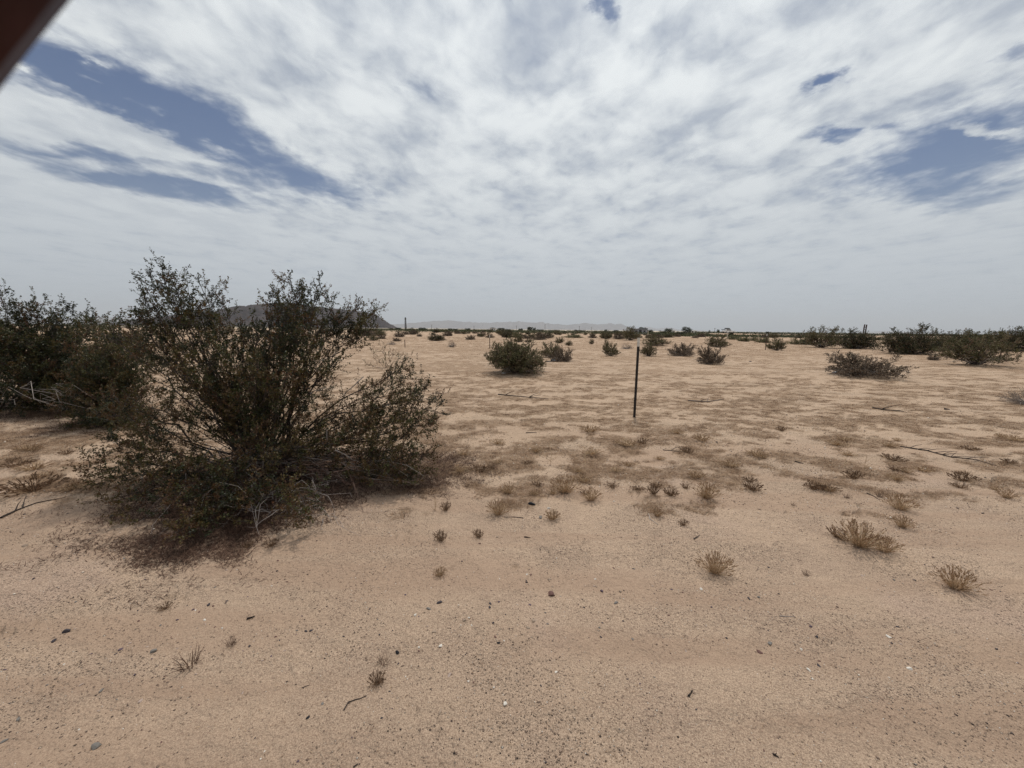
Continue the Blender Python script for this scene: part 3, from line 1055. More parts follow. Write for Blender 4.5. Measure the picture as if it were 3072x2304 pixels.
big_bush('creosote_bush', MIDB, mid_tips, 13, 'rounded creosote bush with browning lower leaves between the two larger left bushes', None,
         size=1.15, sides=17, twigs=9, leaves=17, leaf=.020, stem_r=.008, brown=.22, start=.22, side_len=.32, lo_brown=.9, spread=.12)
back_tips = tips_px([(-330, 640, 0), (-250, 620, .2), (-200, 660, 0), (-380, 700, 0), (-290, 720, -.4), (-230, 760, -.4), (-330, 800, -.5), (-260, 830, -.6), (-180, 740, .3), (-420, 780, 0), (-170, 800, 0), (-150, 700, .5)], FARL.y)
big_bush('creosote_bush', FARL, back_tips, 14, 'creosote bush beyond the left edge of the widest left bush', None, size=1.5, sides=9, twigs=6, leaves=10, leaf=.026, stem_r=.012, spread=.2)
# the light shrub seen behind the right arm of the big bush
B5 = ground(1165, 1105)
t5 = tips_px([(800, 755, 0), (830, 748, .2), (850, 770, .1), (845, 790, 0), (865, 765, .3), (812, 780, -.1), (880, 790, .2), (795, 790, 0), (860, 800, -.1), (825, 790, -.3), (840, 765, .4), (888, 770, .1)], B5.y)
big_bush('creosote_bush', B5, t5, 15, 'small airy olive shrub just behind the right arm of the big bush', None, leafmat=LEAF2, size=1.3, sides=10, twigs=6, leaves=11, leaf=.026, stem_r=.008, brown=.3, spread=.1)

# ------------------------------------------------------------------ shrubs of the plain: prototypes with unit width and height
def dome_tips(n, seed, w=.5, h=1.0, low=.15, ragged=.18, lean=(0, 0)):
    r = np.random.default_rng(seed)
    o = []
    for i in range(n):
        a = r.random() * 2 * math.pi
        e = math.asin(min(1, low + (1 - low) * r.random())) if True else 0
        k = 1 - ragged * r.random() - .35 * (r.random() < .3) * r.random()
        if r.random() < .16:
            k = 1.02 + .10 * r.random()
        k *= .93
        o.append((math.cos(a) * math.cos(e) ** .7 * w * k + lean[0] * math.sin(e), math.sin(a) * math.cos(e) ** .7 * w * k + lean[1] * math.sin(e), max(.03, math.sin(e) * h * k), 1.0))
    return o


def proto(seed, n, leafmat, W_=1.8, H_=1.1, leafw=.55, low=.12, ragged=.25, dead_n=0, barkmat=None, **kw):
    """returns the meshes of a shrub W_ metres wide and H_ high"""
    r2 = random.Random(seed)
    tips = dome_tips(n, seed, W_ / 2, H_, low, ragged)
    tb, P, D, T, r = bush_parts((0, 0, 0), tips, seed, **kw)
    lf = kw.get('leaf', .02)
    L = lf * (.6 + .8 * r.random(len(P)))
    ms = [('branches', tb.mesh('branches', barkmat or BARK)), ('foliage', leaves_mesh('foliage', P, D, L, L * leafw, T, leafmat, r))]
    if dead_n:
        td = Tubes()
        for k in range(dead_n):
            a = r2.uniform(0, 6.28)
            q = r2.uniform(.25, .55) * W_
            z = r2.uniform(.02, .45) * H_ * .6
            td.add([(r2.uniform(-.1, .1), r2.uniform(-.1, .1), 0), (math.cos(a) * q * .45, math.sin(a) * q * .45, z * .8 + .05),
                    (math.cos(a + .2) * q * .8, math.sin(a + .2) * q * .8, z), (math.cos(a) * q, math.sin(a) * q, z * .8)], .008, .002, 3, r2.random())
        ms.append(('dead_branches', td.mesh('dead_branches', DEADW)))
    return ms, W_, H_


PR = {
    'round': proto(21, 130, LEAF2, 2.0, 1.15, size=.75, sides=13, twigs=6, leaves=11, leaf=.026, stem_r=.009, brown=.10, side_len=.30, start=.28, ragged=.2, dead_n=70, lo_brown=.6, minz=.02),
    'creo': proto(22, 70, LEAF2, 2.0, 1.2, size=.9, sides=11, twigs=6, leaves=9, leaf=.032, stem_r=.010, brown=.15, side_len=.30, start=.4, ragged=.3, dead_n=26, low=.2),
    'dark': proto(23, 80, LEAFM, 2.4, 1.4, size=1.1, sides=13, twigs=6, leaves=10, leaf=.036, stem_r=.012, brown=.22, side_len=.32, start=.28, ragged=.26, dead_n=20, low=.08),
    'brown': proto(24, 60, LEAFD, 2.0, 1.0, size=.85, sides=12, twigs=6, leaves=9, leaf=.030, stem_r=.010, brown=.5, side_len=.28, start=.3, ragged=.34, dead_n=40, low=.06),
    'sage': proto(25, 60, LEAF3, 1.6, .8, size=.8, sides=12, twigs=6, leaves=9, leaf=.034, stem_r=.006, brown=.2, side_len=.26, start=.2, ragged=.2, low=.1),
    'grey': proto(26, 60, LEAFD, 1.4, .7, size=.7, sides=10, twigs=5, leaves=2, leaf=.02, stem_r=.008, side_len=.3, ragged=.35, dead_n=60, low=.1, barkmat=DEADW),
}
USED = {}


def shrub(kind, px, py, wpx, hpx, label, group=None, depth=None, name='shrub', rz=None):
    """a shrub whose foot shows at (px, py) and which shows wpx wide, hpx high in the photograph"""
    ms, W0, H0 = PR[kind]
    p = ground(px, py) if depth is None else hor(px, depth)
    dist = math.hypot(p.y, 0)
    k = px_m(dist) * 1.0
    sx, sz = wpx * k / W0 * 1.13, hpx * k / H0 * 1.10
    key = kind
    rzz = rz if rz is not None else random.uniform(0, 6.28)
    s = (sx, sx, sz)
    z = on_ground(p, -.01)
    if key not in USED:
        o = empty(name, z, label, 'shrub', group, rzz, s)
        for nm, me in ms:
            link(nm, me, o)
        USED[key] = o
    else:
        src = USED[key]
        o = copy_tree(src)
        for kk in ('group',):
            if kk in o:
                del o[kk]
        o.location = z
        o.rotation_euler = (0, 0, rzz)
        o.scale = s
        tag(o, label, 'shrub', group)
    return o


shrub('round', 1550, 1122, 178, 92, 'large rounded green shrub with grey stems, nearest shrub left of the black post')
shrub('brown', 1686, 1084, 74, 44, 'low dark shrub close behind the large rounded green shrub')
shrub('creo', 1652, 1072, 70, 42, 'pale sparse shrub between the large rounded shrub and the low dark one')
shrub('creo', 1832, 1067, 50, 36, 'small dark sprawling shrub left of the black post')
shrub('creo', 1818, 1056, 20, 38, 'thin upright sprig behind the small sprawling shrub left of the black post')
shrub('creo', 1946, 1067, 50, 38, 'small open brown shrub touching the right side of the black post')
shrub('brown', 2045, 1068, 82, 40, 'wide low brown shrub, first to the right of the black post')
shrub('brown', 2128, 1090, 84, 56, 'thick purple brown shrub, nearest of those right of the black post')
shrub('creo', 2150, 1041, 66, 38, 'airy olive shrub standing behind the purple brown shrub')
shrub('creo', 2330, 1048, 56, 34, 'small shrub with pale green top and dark base beside the thin brown post')
shrub('creo', 2462, 1043, 98, 58, 'tall airy green shrub, left one of the pair below the ladder shaped frame')
shrub('dark', 2566, 1045, 104, 52, 'dense dark shrub, right one of the pair below the ladder shaped frame')
shrub('brown', 2582, 1131, 206, 72, 'broad low brown shrub with a pale bag caught at its left foot')
shrub('dark', 2735, 1059, 148, 76, 'long dark green shrub right of the ladder shaped frame')
shrub('dark', 2826, 1052, 74, 52, 'dark green shrub in the gap behind the long dark shrub and the olive shrub')
shrub('creo', 2925, 1096, 164, 92, 'wide olive shrub on bare stems near the right edge')
shrub('dark', 3052, 1052, 130, 72, 'dark green shrub cut by the right edge')
shrub('dark', 2900, 1040, 120, 44, 'dark low shrub hidden behind the wide olive shrub')
shrub('brown', 2800, 1075, 30, 20, 'tiny brown shrub in front of the gap between the dark and olive shrubs')
shrub('grey', 3085, 1213, 120, 56, 'grey leafless shrub lying at the right edge')
shrub('creo', 1890, 1023, 52, 38, 'pale upright olive shrub just left of the grey shed')
shrub('grey', 1880, 1047, 36, 18, 'small grey dead shrub left of the black post top')
shrub('creo', 1965, 1034, 80, 26, 'spreading thin shrub in front of the grey shed')
shrub('dark', 1308, 1019, 54, 20, 'dark shrub on the sand left of the large rounded shrub, right of the tower')
shrub('grey', 1355, 1046, 26, 22, 'small grey upright shrub on a low sand rise')
shrub('brown', 1412, 1017, 34, 16, 'small brown shrub, middle one between the two thin posts')
shrub('brown', 1470, 1013, 26, 14, 'small round brown shrub behind the farther thin post')
shrub('brown', 1616, 1019, 44, 18, 'dark low shrub above the large rounded green shrub')
shrub('brown', 1585, 1026, 24, 12, 'tiny dark shrub on the rise behind the large rounded shrub')
shrub('creo', 1556, 1030, 34, 22, 'straggly shrub poking up behind the large rounded shrub')
shrub('creo', 1678, 1030, 30, 17, 'tiny open shrub on the sand, left one of a pair')
shrub('creo', 1707, 1036, 24, 14, 'tiny open shrub on the sand, right one of a pair')
shrub('creo', 1775, 1031, 16, 15, 'tiny lone shrub midway between the rounded shrub and the black post')
shrub('creo', 1817, 1018, 34, 18, 'small green shrub with upright stems behind the sprawling shrub')
shrub('creo', 1120, 1018, 34, 16, 'small shrub just right of the big bush top')
shrub('brown', 1145, 1014, 30, 14, 'small dark shrub left of the tower foot')
shrub('brown', 1190, 1020, 28, 12, 'low brown shrub below the tower')
shrub('grey', 1175, 1030, 34, 11, 'flat grey shrub below the tower, before the thin post')
shrub('sage', 2230, 1025, 34, 14, 'yellowish dry shrub left of the thin brown post')
shrub('sage', 2262, 1023, 26, 12, 'small grey green shrub beside the short white stake')
shrub('sage', 2290, 1028, 40, 18, 'yellow dry grass mound behind the thin brown post')
shrub('sage', 2400, 1031, 64, 20, 'grey green mound of brush left of the airy green shrub')
shrub('sage', 2205, 1019, 44, 12, 'pale flat brush in front of the white truck')
shrub('brown', 2085, 1012, 20, 7, 'small dark shrub on the reddish dirt rise')
shrub('sage', 2625, 1020, 46, 10, 'yellow dry brush right of the dense dark shrub')
shrub('sage', 1985, 1016, 34, 10, 'yellow dry brush right of the grey shed')
shrub('sage', 1720, 1014, 60, 10, 'yellow dry brush far behind the rounded shrub')

G_FAR = 'distant shrubs dotted over the plain'
for i in range(250):
    dpt = 62 * (330 / 62) ** (random.random() ** .8)
    px = random.uniform(960, 2080) if i < 195 else random.uniform(2080, 3000) if i < 225 else random.uniform(-100, 900)
    if i >= 195 and dpt < 80:
        dpt = 110
    w_m = random.uniform(1.2, 2.8)
    w, h = w_m / px_m(dpt), w_m * random.uniform(.38, .62) / px_m(dpt)
    kd = random.choice(['brown', 'dark', 'brown', 'creo', 'creo', 'brown', 'sage' if i % 3 == 0 else 'dark'])
    lab = {'brown': 'small brown shrub among many far out on the plain', 'dark': 'small dark green shrub among many far out on the plain',
           'creo': 'small olive shrub among many far out on the plain', 'sage': 'small pale dry shrub among many far out on the plain'}[kd]
    shrub(kd, px, 0, w, h, lab, G_FAR, dpt)

# ------------------------------------------------------------------ grass tufts and small plants in the foreground
def tuft_meshes(seed, n, h, spread_, seedheads=True, lean=(0, 0), base_leaves=40):
    r = np.random.default_rng(seed)
    tb = Tubes()
    P, D, T = [], [], []
    for i in range(n):
        a = r.random() * 6.283
        e = r.random() ** .7
        b = np.array([math.cos(a) * .02 * r.random(), math.sin(a) * .02 * r.random(), -.004])
        hh_ = h * (.45 + .6 * r.random())
        tip = b + np.array([math.cos(a) * spread_ * e + lean[0] * hh_, math.sin(a) * spread_ * e + lean[1] * hh_, hh_ * (1 - .35 * e)])
        mid = b + (tip - b) * .5 + r.normal(0, .004, 3)
        mid[2] += hh_ * .04
        tb.add([b, mid, tip], .0010, .0006, 3, .45 + .5 * r.random())
        if seedheads:
            d = unit(tip - mid)
            for k in range(7):
                P.append(tip - d * .003 * k)
                D.append(unit(d + r.normal(0, .22, 3)))
                T.append(.02 + .36 * r.random())
    nl = base_leaves
    a = r.random(nl) * 6.283
    for i in range(nl):
        P.append(np.array([math.cos(a[i]) * .012, math.sin(a[i]) * .012, 0]))
        D.append(unit([math.cos(a[i]), math.sin(a[i]), .25 + .9 * r.random()]))
        T.append(.0 + .3 * r.random())
    P, D, T = np.array(P), np.array(D), np.array(T)
    nsh = len(P) - nl
    L = np.concatenate([np.full(nsh, .012), h * (.2 + .3 * r.random(nl))])
    Wd = np.concatenate([np.full(nsh, .0036), np.full(nl, .0016)])
    return tb, P, D, L, Wd, T, r


TUFT = []
for s_, n_, h_, sp_ in ((31, 120, .13, .09), (32, 170, .12, .12), (33, 80, .10, .06), (34, 90, .07, .06), (35, 120, .15, .08)):
    tb, P, D, L, Wd, T, r = tuft_meshes(s_, n_, h_, sp_, True, base_leaves=90)
    TUFT.append(([('stalks', tb.mesh('stalks', STRAW)), ('blades', leaves_mesh('blades', P, D, L, Wd, T, STRAW, r))], h_, 2 * sp_ + .02))
# flat brown mats
for s_, n_, h_, sp_ in ((36, 60, .04, .08), (37, 90, .05, .10)):
    tb, P, D, L, Wd, T, r = tuft_meshes(s_, n_, h_, sp_, True, base_leaves=160)
    TUFT.append(([('stalks', tb.mesh('stalks', MATD)), ('blades', leaves_mesh('blades', P, D, L, Wd, T, MATD, r))], h_, 2 * sp_ + .04))
# sparse reddish plants
for s_, n_, h_, sp_ in ((38, 26, .06, .05), (39, 18, .09, .05)):
    tb, P, D, L, Wd, T, r = tuft_meshes(s_, n_, h_, sp_, False, base_leaves=30)
    TUFT.append(([('stalks', tb.mesh('stalks', LITTER)), ('blades', leaves_mesh('blades', P, D, L, Wd, T, LITTER, r))], h_, 2 * sp_ + .03))
TU = {}


def tuft(k, px, py, hpx, label, name='grass_tuft', cat='grass tuft', group=None, wide=1.0, rz=None):
    ms, h0, w0_ = TUFT[k]
    p = gp(px, py)
    d = zd(p)
    s = hpx * d / F / h0 * .82
    sw = hpx * wide * d / F / w0_ * 1.4
    sc3 = (sw, sw, s)
    rzz = rz if rz is not None else random.uniform(0, 6.28)
    if k not in TU:
        o = empty(name, p, label, cat, group, rzz, sc3)
        for nm, me in ms:
            link(nm, me, o)
        TU[k] = o
    else:
        o = copy_tree(TU[k])
        if 'group' in o:
            del o['group']
        o.name = name
        o.location, o.rotation_euler, o.scale = p, (0, 0, rzz), sc3
        tag(o, label, cat, group)
    return o


tuft(1, 2580, 1640, 95, 'largest dry straw grass tuft with seed heads, right half of the foreground', wide=1.1)
tuft(0, 2652, 1655, 62, 'dry straw grass tuft joined to the right end of the largest tuft', wide=1.1)
tuft(5, 2515, 1612, 36, 'flat dark mat trailing from the left end of the largest straw tuft', wide=1.5)
tuft(1, 2145, 1712, 82, 'round dry straw tuft left of the largest tuft')
tuft(4, 2868, 1758, 84, 'slim lone straw tuft near the right edge of the foreground')
tuft(0, 2700, 1528, 62, 'straw tuft directly behind the largest tuft')
tuft(1, 2705, 1582, 46, 'low wide straw tuft between the largest tuft and the one behind it')
tuft(0, 1695, 1476, 66, 'straw tuft with pale upright stalks, left of the field edge', wide=1.1)
tuft(0, 1772, 1500, 50, 'straw tuft just right of the pale upright one')
tuft(4, 2118, 1492, 62, 'fine straw tuft below and right of the black post')
tuft(5, 1960, 1484, 36, 'brown mat plant left part of a pair below the post', 'ground_plant', 'plant')
tuft(6, 2012, 1486, 36, 'brown mat plant right part of a pair below the post', 'ground_plant', 'plant')
tuft(1, 1494, 1545, 60, 'straw tuft with a dark woody foot, right of the big bush', wide=.9)
tuft(0, 1523, 1480, 44, 'straw tuft close to the tip of the big bush, with grey foot')
tuft(3, 1657, 1556, 36, 'small spiky tuft beside a pale stone')
tuft(5, 1322, 1620, 40, 'small olive brown tuft in front of the big bush', 'ground_plant', 'plant')
tuft(5, 1435, 1610, 32, 'flat olive brown tuft right of the olive brown one', 'ground_plant', 'plant')
tuft(5, 1338, 1530, 34, 'straggly brown tuft close under the big bush branches', 'ground_plant', 'plant')
tuft(3, 1972, 1550, 30, 'small straw tuft beside a curled pale stem')
tuft(5, 2050, 1576, 26, 'small brown mat right of the curled pale stem', 'ground_plant', 'plant')
tuft(8, 572, 2000, 92, 'reddish leafless little plant leaning right in the left foreground', 'dry_plant', 'plant', wide=.9)
tuft(7, 695, 1935, 44, 'small purple brown dried plant right of the reddish one', 'dry_plant', 'plant')
tuft(6, 1130, 2050, 54, 'tangled ball of dark dry stems in the middle foreground', 'dry_plant', 'plant', wide=.8)
tuft(8, 1150, 1990, 50, 'wispy dry stems behind the tangled ball', 'dry_plant', 'plant')
tuft(5, 495, 1820, 26, 'flattened olive weed in the left foreground', 'ground_plant', 'plant', wide=1.2)
tuft(3, 1320, 1722, 30, 'faint small tuft in the sand below the big bush')
tuft(7, 2418, 1724, 28, 'single dark sprig between two straw tufts', 'dry_plant', 'plant')
tuft(0, 3020, 1490, 36, 'thin straw tuft at the far right edge')
tuft(5, 2890, 1440, 34, 'wide dark mat plant right of the fallen branch', 'ground_plant', 'plant', wide=1.6)
tuft(6, 2440, 1470, 34, 'brown mat plant at the edge of the field, centre right', 'ground_plant', 'plant', wide=1.3)
tuft(6, 2260, 1470, 40, 'dark slanting mat plant right of the fine straw tuft', 'ground_plant', 'plant', wide=1.2)
tuft(5, 2560, 1435, 34, 'dark mat plant at the foot of the tall bare stalk', 'ground_plant', 'plant', wide=1.5)
tuft(7, 2380, 1515, 16, 'tiny dark sprig on the sand above the largest tuft', 'dry_plant', 'plant')
tuft(7, 2540, 1495, 26, 'small purple brown sprig left of the back straw tuft', 'dry_plant', 'plant')
tuft(7, 2640, 1490, 30, 'purple brown sprig touching the back straw tuft', 'dry_plant', 'plant')
tuft(6, 745, 1640, 28, 'red brown tuft under the front edge of the big bush', 'ground_plant', 'plant')
tuft(6, 812, 1640, 34, 'darker red brown tuft under the front edge of the big bush', 'ground_plant', 'plant')
tuft(6, 100, 1470, 60, 'sprawling dry brown grass patch at the left side', 'ground_plant', 'plant', wide=2.2)
G_T = 'little tufts along the field edge'
for i in range(66):
    px = random.uniform(1330, 3060) if i < 54 else random.uniform(0, 260)
    py = random.uniform(1290, 1500) if i < 54 else random.uniform(1350, 1480)
    tuft(random.choice([3, 3, 6, 5, 0, 1]), px, py, random.uniform(12, 24), 'little dry tuft among many along the edge of the field', group=G_T, wide=random.uniform(1.4, 2.8))

# tall pale bare stalks
def stalk(px, py, hpx, label, seed, tone=.9):
    p = gp(px, py)
    d = zd(p)
    h = hpx * d / F
    r2 = random.Random(seed)
    tb = Tubes()
    top = Vector((r2.uniform(-.06, .06) * h, 0, h))
    path = [Vector((0, 0, -.01)), Vector((r2.uniform(-.05, .05) * h, 0, h * .35)), Vector((r2.uniform(-.05, .05) * h, 0, h * .7)), top]
    tb.add(path, .003, .0012, 4, tone)
    for k in range(9):
        u = r2.uniform(.05, .6)
        q = Vector((path[1].x * u * 2, 0, h * u))
        a = r2.uniform(0, 6.28)
        l_ = h * r2.uniform(.2, .5)
        e = q + Vector((math.cos(a) * l_, math.sin(a) * l_ * .7, l_ * r2.uniform(.2, .9)))
        tb.add([q, q.lerp(e, .5) + Vector((0, 0, -.01)), e], .0018, .0008, 3, tone - .1)
    me = tb.mesh('dry_stalk', STRAW)
    o = link('dry_stalk', me)
    o.location = p
    tag(o, label, 'plant')


stalk(2532, 1400, 128, 'tallest pale bare stalk standing in the field at the right', 1)
stalk(1650, 1395, 90, 'pale bare stalk in the field left of the black post', 2, .7)
stalk(1755, 1400, 60, 'slanting pale stalk between two straw tufts and the post', 3, .8)
stalk(1305, 1530, 40, 'thin grey stalk beside the right arm of the big bush', 5, .5)
stalk(2595, 1405, 45, 'short bare stalk right of the tallest stalk', 4, .6)

# ------------------------------------------------------------------ fallen branches and sticks
def stick(pts, r0, label, tone=.2, forks=0, seed=0, name='fallen_branch', material=BARK, cat='branch', group=None, fl=.18):
    r2 = random.Random(seed)
    P = [gp(*p[:2], r0 * .8 + (p[2] if len(p) > 2 else 0)) for p in pts]
    b = P[0].copy()
    dense = []
    for a, c in zip(P[:-1], P[1:]):
        for s in (0, .33, .66):
            q = a.lerp(c, s)
            q += Vector((r2.uniform(-1, 1), r2.uniform(-1, 1), 0)) * (c - a).length * .025
            dense.append(q)
    dense.append(P[-1])
    tb = Tubes()
    tb.add([q - b for q in dense], r0, r0 * .35, 5, tone)
    for k in range(forks):
        i = r2.randrange(1, len(dense) - 2)
        q = dense[i]
        d = (dense[i + 1] - q).normalized()
        sd_ = Vector((-d.y, d.x, 0)) * r2.choice((-1, 1))
        e = q + (d * .8 + sd_ * r2.uniform(.3, .9) + Vector((0, 0, r2.uniform(.05, .5)))) * fl * r2.uniform(.5, 1.2)
        tb.add([q - b, (q.lerp(e, .5) + Vector((0, 0, .01))) - b, e - b], r0 * .55, r0 * .2, 4, tone + .1)
    o = link(name, tb.mesh(name, material))
    o.location = b
    return tag(o, label, cat, group)


stick([(2702, 1340), (2780, 1352), (2850, 1370), (2925, 1378), (2990, 1395)], .009, 'long dark fallen branch with side twigs, right part of the field', .25, 9, 1)
stick([(0, 1552), (45, 1530), (110, 1508), (200, 1492)], .008, 'thin dark fallen branch at the left edge', .2, 2, 2)
stick([(1495, 1184), (1560, 1190), (1645, 1197)], .014, 'long thin branch lying in the field left of the post', .2, 4, 3, fl=.3)
stick([(2065, 1200), (2120, 1203), (2172, 1194)], .016, 'pale crooked branch lying in the field right of the post', .9, 3, 4, fl=.3)
stick([(2618, 1224), (2660, 1232), (2712, 1236)], .016, 'dark crooked branch lying in the field at the right', .2, 3, 5, fl=.3)
stick([(2832, 1228), (2850, 1230)], .02, 'short dark stub of wood at the right of the field', .1, 0, 6)
stick([(1578, 1302), (1610, 1300)], .008, 'short dark stick near the field edge', .15, 0, 7)
stick([(1990, 1352), (2060, 1358)], .007, 'thin stick in the field below the black post', .25, 1, 8)
stick([(1570, 1555), (1545, 1552), (1510, 1552)], .004, 'dark curved twig reaching from the woody tuft', .2, 0, 9)
stick([(1032, 2138), (1045, 2110), (1080, 2098), (1100, 2090)], .003, 'curved brown twig in the middle foreground', .35, 0, 10, 'twig', cat='twig')
stick([(1945, 1545), (1950, 1560), (1975, 1578)], .004, 'curled pale stem on the sand right of centre', 1.0, 0, 11, 'twig', DEADW, 'twig')
stick([(2338, 1850), (2385, 1853)], .003, 'straight pale twig in the right foreground', .6, 0, 12, 'twig', DEADW, 'twig')
stick([(740, 1856), (765, 1847)], .006, 'short black stick in the left foreground', .0, 0, 13, 'twig', cat='twig')
stick([(1573, 1612), (1592, 1614)], .005, 'small black twig right of the woody tuft', .0, 0, 14, 'twig', cat='twig')
stick([(2080, 1620), (2098, 1608)], .005, 'small brown twig above the round straw tuft', .5, 0, 15, 'twig', cat='twig')
stick([(1060, 2300), (2, 2300)][:1] + [(1075, 2290)], .003, 'thin twig at the bottom of the foreground', .3, 0, 16, 'twig', cat='twig')
stick([(2065, 2090), (2073, 2080), (2078, 2072)], .004, 'tiny black twig in the lower right foreground', .0, 1, 17, 'twig', cat='twig', fl=.01)
stick([(2320, 2258), (2338, 2270)], .004, 'small dark twig near the bottom at the right', .0, 1, 18, 'twig', cat='twig', fl=.01)
stick([(905, 2062), (1000, 2035)][:1] + [(930, 2052)], .002, 'faint thin twig left of the tangled ball', .4, 0, 19, 'twig', cat='twig')
stick([(2384, 1385), (2410, 1392)], .008, 'short dark stick near the tall bare stalk', .15, 0, 20)
stick([(2600, 1480), (2620, 1488), (2640, 1500)], .005, 'thin slanting stick above the back straw tuft', .25, 0, 21, 'twig', cat='twig')

# ------------------------------------------------------------------ stones
def stone_mesh(seed, flat=.6):
    import bmesh
    r2 = random.Random(seed)
    bm = bmesh.new()
    bmesh.ops.create_icosphere(bm, subdivisions=2, radius=1)
    dirs = [(Vector((r2.gauss(0, 1), r2.gauss(0, 1), r2.gauss(0, 1))).normalized(), r2.uniform(.42, .8)) for _ in range(12)]
    for v in bm.verts:
        for d, h in dirs:
            k = v.co.dot(d)
            if k > h:
                v.co -= d * (k - h)
        v.co.z *= flat
        v.co.x *= 1.15
    me = bpy.data.meshes.new('stone')
    bm.to_mesh(me)
    bm.free()
    return me


SM = [stone_mesh(i, f) for i, f in enumerate((.6, .5, .7, .45, .62))]


def stone_mat(name, c):
    return plain(name, c, tuple(x * .7 for x in c), 60, .8, .3, 0, .3, .001)


SC = {'white': stone_mat('white_stone', (.72, .66, .58)), 'red': stone_mat('red_brown_stone', (.16, .085, .07)), 'dark': stone_mat('dark_stone', (.06, .05, .055)),
      'grey': stone_mat('grey_stone', (.20, .18, .16)), 'pink': stone_mat('pinkish_stone', (.46, .35, .29)), 'black': stone_mat('black_stone', (.016, .016, .02)),
      'tan': stone_mat('tan_stone', (.36, .27, .20)), 'purple': stone_mat('purple_stone', (.13, .09, .11))}
SMM = {}


def stone(c, px, py, wpx, label, group=None, name='stone'):
    p = gp(px, py)
    d = zd(p)
    s = wpx * d / F / 2.0
    k = random.randrange(5)
    if (c, k) not in SMM:
        me = SM[k].copy()
        me.materials.append(SC[c])
        SMM[(c, k)] = me
    o = bpy.data.objects.new(name, SMM[(c, k)])
    COL.objects.link(o)
    o.location = p + Vector((0, 0, s * .10))
    o.rotation_euler = (random.uniform(-.2, .2), random.uniform(-.2, .2), random.uniform(0, 6.28))
    o.scale = (s, s * random.uniform(.75, 1), s)
    tag(o, label, 'stone', group)


stone('red', 1655, 1782, 25, 'largest smooth red brown stone in the centre foreground')
stone('black', 340, 1557, 26, 'black stone on the sand left of the big bush front')
stone('black', 1597, 1514, 24, 'flat black stone near the woody straw tuft')
stone('white', 1514, 2115, 18, 'whitest oblong stone near the bottom centre')
stone('tan', 1321, 2141, 18, 'pale round stone at the bottom, left of the white oblong one')
stone('white', 1322, 1942, 14, 'bright white chip between the tangled ball and the black chip')
stone('white', 1246, 1853, 12, 'small white stone above the bright white chip')
stone('dark', 1319, 1813, 18, 'dark angular stone left of the large red brown stone')
stone('black', 1495, 1927, 12, 'shiny black chip in the centre foreground')
stone('white', 1646, 1526, 12, 'pale rounded stone left of the small spiky tuft')
stone('grey', 1622, 1551, 18, 'grey flat stone touching the small spiky tuft')
stone('grey', 460, 1955, 20, 'grey stone with light top in the left foreground')
stone('dark', 198, 1892, 24, 'flat dark stone at the left of the foreground')
stone('dark', 162, 1919, 18, 'dark stone just below the flat dark stone')
stone('grey', 305, 2073, 16, 'rounded grey stone in the lower left foreground')
stone('pink', 420, 2098, 18, 'pinkish angular stone in the lower left foreground')
stone('pink', 245, 2057, 12, 'small pink chip beside the rounded grey stone')
stone('grey', 290, 2240, 28, 'long pale grey stone near the bottom left corner')
stone('grey', 10, 2222, 18, 'dark grey stone cut by the left edge')
stone('grey', 55, 2155, 16, 'grey stone near the left edge above the bottom')
stone('purple', 360, 1945, 14, 'flat brownish stone left of the grey one with light top')
stone('white', 2104, 1766, 12, 'white round stone below the round straw tuft')
stone('dark', 2247, 1795, 12, 'dark stone right of the white round one')
stone('grey', 2276, 1790, 12, 'grey stone next to the dark one, right foreground')
stone('grey', 2310, 1929, 18, 'grey brown stone, upper of a close pair at the right')
stone('red', 2278, 1954, 18, 'red brown stone, lower of a close pair at the right')
stone('purple', 2431, 1881, 12, 'ring shaped dark red stone in the right foreground')
stone('dark', 2451, 1912, 12, 'dark stone below the ring shaped one')
stone('dark', 2457, 1996, 12, 'dark bluish stone in the right foreground beside a white chip')
stone('white', 2427, 2013, 14, 'white chip left of the dark bluish stone')
stone('white', 2731, 2003, 18, 'long white stone in the far right foreground')
stone('white', 2666, 1910, 14, 'slim white stone above the long white stone')
stone('dark', 2675, 1928, 10, 'small dark stone below the slim white stone')
stone('white', 2404, 1945, 11, 'small white stone midway in the right foreground')
stone('dark', 2692, 1881, 10, 'small black stone above the slim white stone')
stone('pink', 1348, 2025, 16, 'pale lumpy stone left of the white oblong one, higher up')
stone('white', 1404, 2043, 8, 'tiny white dot of stone below the pale lumpy one')
stone('tan', 1600, 1865, 16, 'pale tan stone below the large red brown stone')
stone('tan', 1583, 1886, 14, 'tan upright stone under the pale tan one')
stone('white', 1668, 2011, 10, 'white chip below and right of the centre')
stone('grey', 1848, 1808, 16, 'rounded pale grey stone right of the large red brown stone')
stone('purple', 1805, 1770, 14, 'purple stone above the rounded pale grey stone')
stone('tan', 1860, 1772, 12, 'tan stone right of the purple stone')
stone('dark', 1470, 1811, 12, 'dark stone, upper of a pair in the row of dark stones')
stone('dark', 1469, 1823, 12, 'dark stone, lower of a pair in the row of dark stones')
stone('grey', 1287, 1832, 16, 'grey green stone left end of the row of dark stones')
stone('tan', 1393, 1868, 14, 'pale stone below the row of dark stones')
stone('tan', 1303, 1905, 14, 'brown rounded stone above the bright white chip')
stone('black', 1193, 1961, 16, 'flat black green chip above the tangled ball')
stone('black', 923, 2160, 14, 'small black split stone in the lower left centre')
stone('grey', 968, 2115, 12, 'small grey stone above the black split stone')
stone('dark', 1145, 2163, 9, 'tiny black stone below the curved twig')
stone('dark', 1638, 2276, 9, 'small dark crumb near the bottom edge, centre')
stone('dark', 932, 1893, 12, 'black stone, right one of a pair in the left centre')
stone('dark', 917, 1894, 12, 'black stone, left one of a pair in the left centre')
